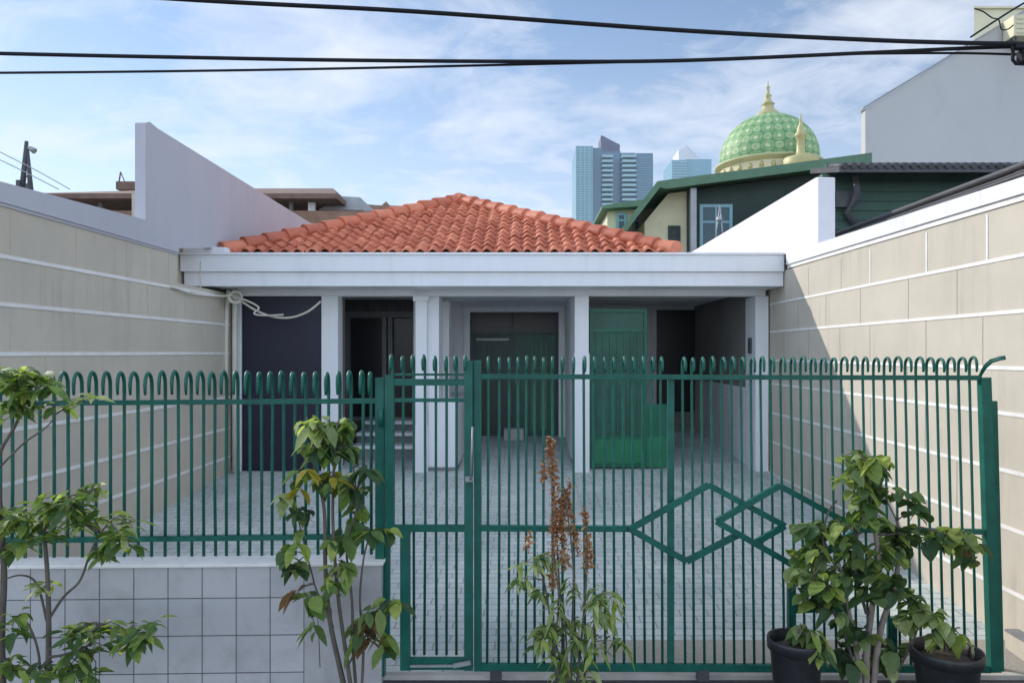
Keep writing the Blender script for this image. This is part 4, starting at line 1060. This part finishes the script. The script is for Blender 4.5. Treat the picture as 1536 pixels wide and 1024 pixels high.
m, nt, N, L, bs = new_mat('haze'); N.remove(bs)
pv = N.new('ShaderNodeVolumePrincipled'); pv.inputs['Color'].default_value = (.75, .85, 1, 1); pv.inputs['Density'].default_value = .0003; pv.inputs['Anisotropy'].default_value = .2
L.new(pv.outputs[0], N['Material Output'].inputs['Volume'])
M['haze'] = m
b = MB(); b.box(-420, 420, -40, 620, -1.2, 150); o = b.build('haze', 'haze'); o['kind'] = 'stuff'
# ------------------------------------------------------------------ camera, sun, sky
cam = bpy.data.cameras.new('camera'); co = bpy.data.objects.new('camera', cam); COL.objects.link(co)
co.location = (0, 0, CZ); co.rotation_euler = (R(90), 0, 0)
cam.sensor_width = 36; cam.lens = 36 * F / 1536; cam.shift_x = -(VX - 768) / 1536; cam.shift_y = (VY - 512) / 1536
cam.clip_end = 6000; SC.camera = co
SUN = Vector((-1.5, 1.02, 1.0)).normalized()
elev = math.asin(SUN.z); az = math.atan2(SUN.x, SUN.y)
sl = bpy.data.lights.new('sun', 'SUN'); sl.energy = 2.85; sl.angle = R(.8); sl.color = (1.0, .945, .87)
so = bpy.data.objects.new('sun', sl); COL.objects.link(so); so.rotation_euler = SUN.to_track_quat('Z', 'Y').to_euler(); so.location = (-20, 20, 30)
w = bpy.data.worlds.new('World'); SC.world = w; w.use_nodes = True
nt = w.node_tree; N = nt.nodes; L = nt.links
bg = N['Background']
sky = N.new('ShaderNodeTexSky'); sky.sky_type = 'NISHITA'; sky.sun_disc = False
sky.sun_elevation = elev; sky.sun_rotation = az; sky.air_density = 1.0; sky.dust_density = .1; sky.ozone_density = 2.4
tc = N.new('ShaderNodeTexCoord'); sep = N.new('ShaderNodeSeparateXYZ'); L.new(tc.outputs['Generated'], sep.inputs[0])
zc = mathn(nt, 'ADD', mathn(nt, 'MAXIMUM', sep.outputs['Z'], 0.0), .16)
cmb = N.new('ShaderNodeCombineXYZ')
L.new(mathn(nt, 'DIVIDE', sep.outputs['X'], zc), cmb.inputs['X']); L.new(mathn(nt, 'DIVIDE', sep.outputs['Y'], zc), cmb.inputs['Y'])
mp = N.new('ShaderNodeMapping'); mp.inputs['Location'].default_value = (5.0288, -17.3788, 0); mp.inputs['Scale'].default_value = (1, 1.15, 1); mp.inputs['Rotation'].default_value = (0, 0, R(20))
L.new(cmb.outputs[0], mp.inputs['Vector'])
n1 = noise(nt, mp.outputs[0], .95, 10, .58, .5); n2 = noise(nt, mp.outputs[0], 4.5, 8, .65, .8)
cf = mathn(nt, 'ADD', mathn(nt, 'MULTIPLY', n1, .7), mathn(nt, 'MULTIPLY', n2, .3))
cf = ramp(nt, cf, [(.43, (0, 0, 0)), (.52, (.55, .55, .55)), (.62, (1, 1, 1))])
hz = mathn(nt, 'SUBTRACT', 1.0, mathn(nt, 'MULTIPLY', mathn(nt, 'MAXIMUM', sep.outputs['Z'], 0.0), 1.6))
hz = mathn(nt, 'MULTIPLY', mathn(nt, 'POWER', mathn(nt, 'MAXIMUM', hz, 0.0), 2.6), .92)
cl = mathn(nt, 'MAXIMUM', mathn(nt, 'MULTIPLY', cf, .80), hz)
colr = mixc(nt, cl, sky.outputs[0], (6.2, 6.5, 7.1))
# sky overhead and behind the camera scaled brighter, added as out-of-view fill light
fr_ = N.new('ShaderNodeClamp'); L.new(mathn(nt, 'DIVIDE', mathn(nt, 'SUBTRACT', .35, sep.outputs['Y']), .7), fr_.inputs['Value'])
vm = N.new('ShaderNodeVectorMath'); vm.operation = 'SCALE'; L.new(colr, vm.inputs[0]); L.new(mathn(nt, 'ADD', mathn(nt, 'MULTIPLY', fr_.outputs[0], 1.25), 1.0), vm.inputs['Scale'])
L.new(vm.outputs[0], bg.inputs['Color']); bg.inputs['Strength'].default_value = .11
SC.view_settings.view_transform = 'Standard'; SC.view_settings.look = 'None'; SC.view_settings.exposure = .5; SC.view_settings.gamma = 1
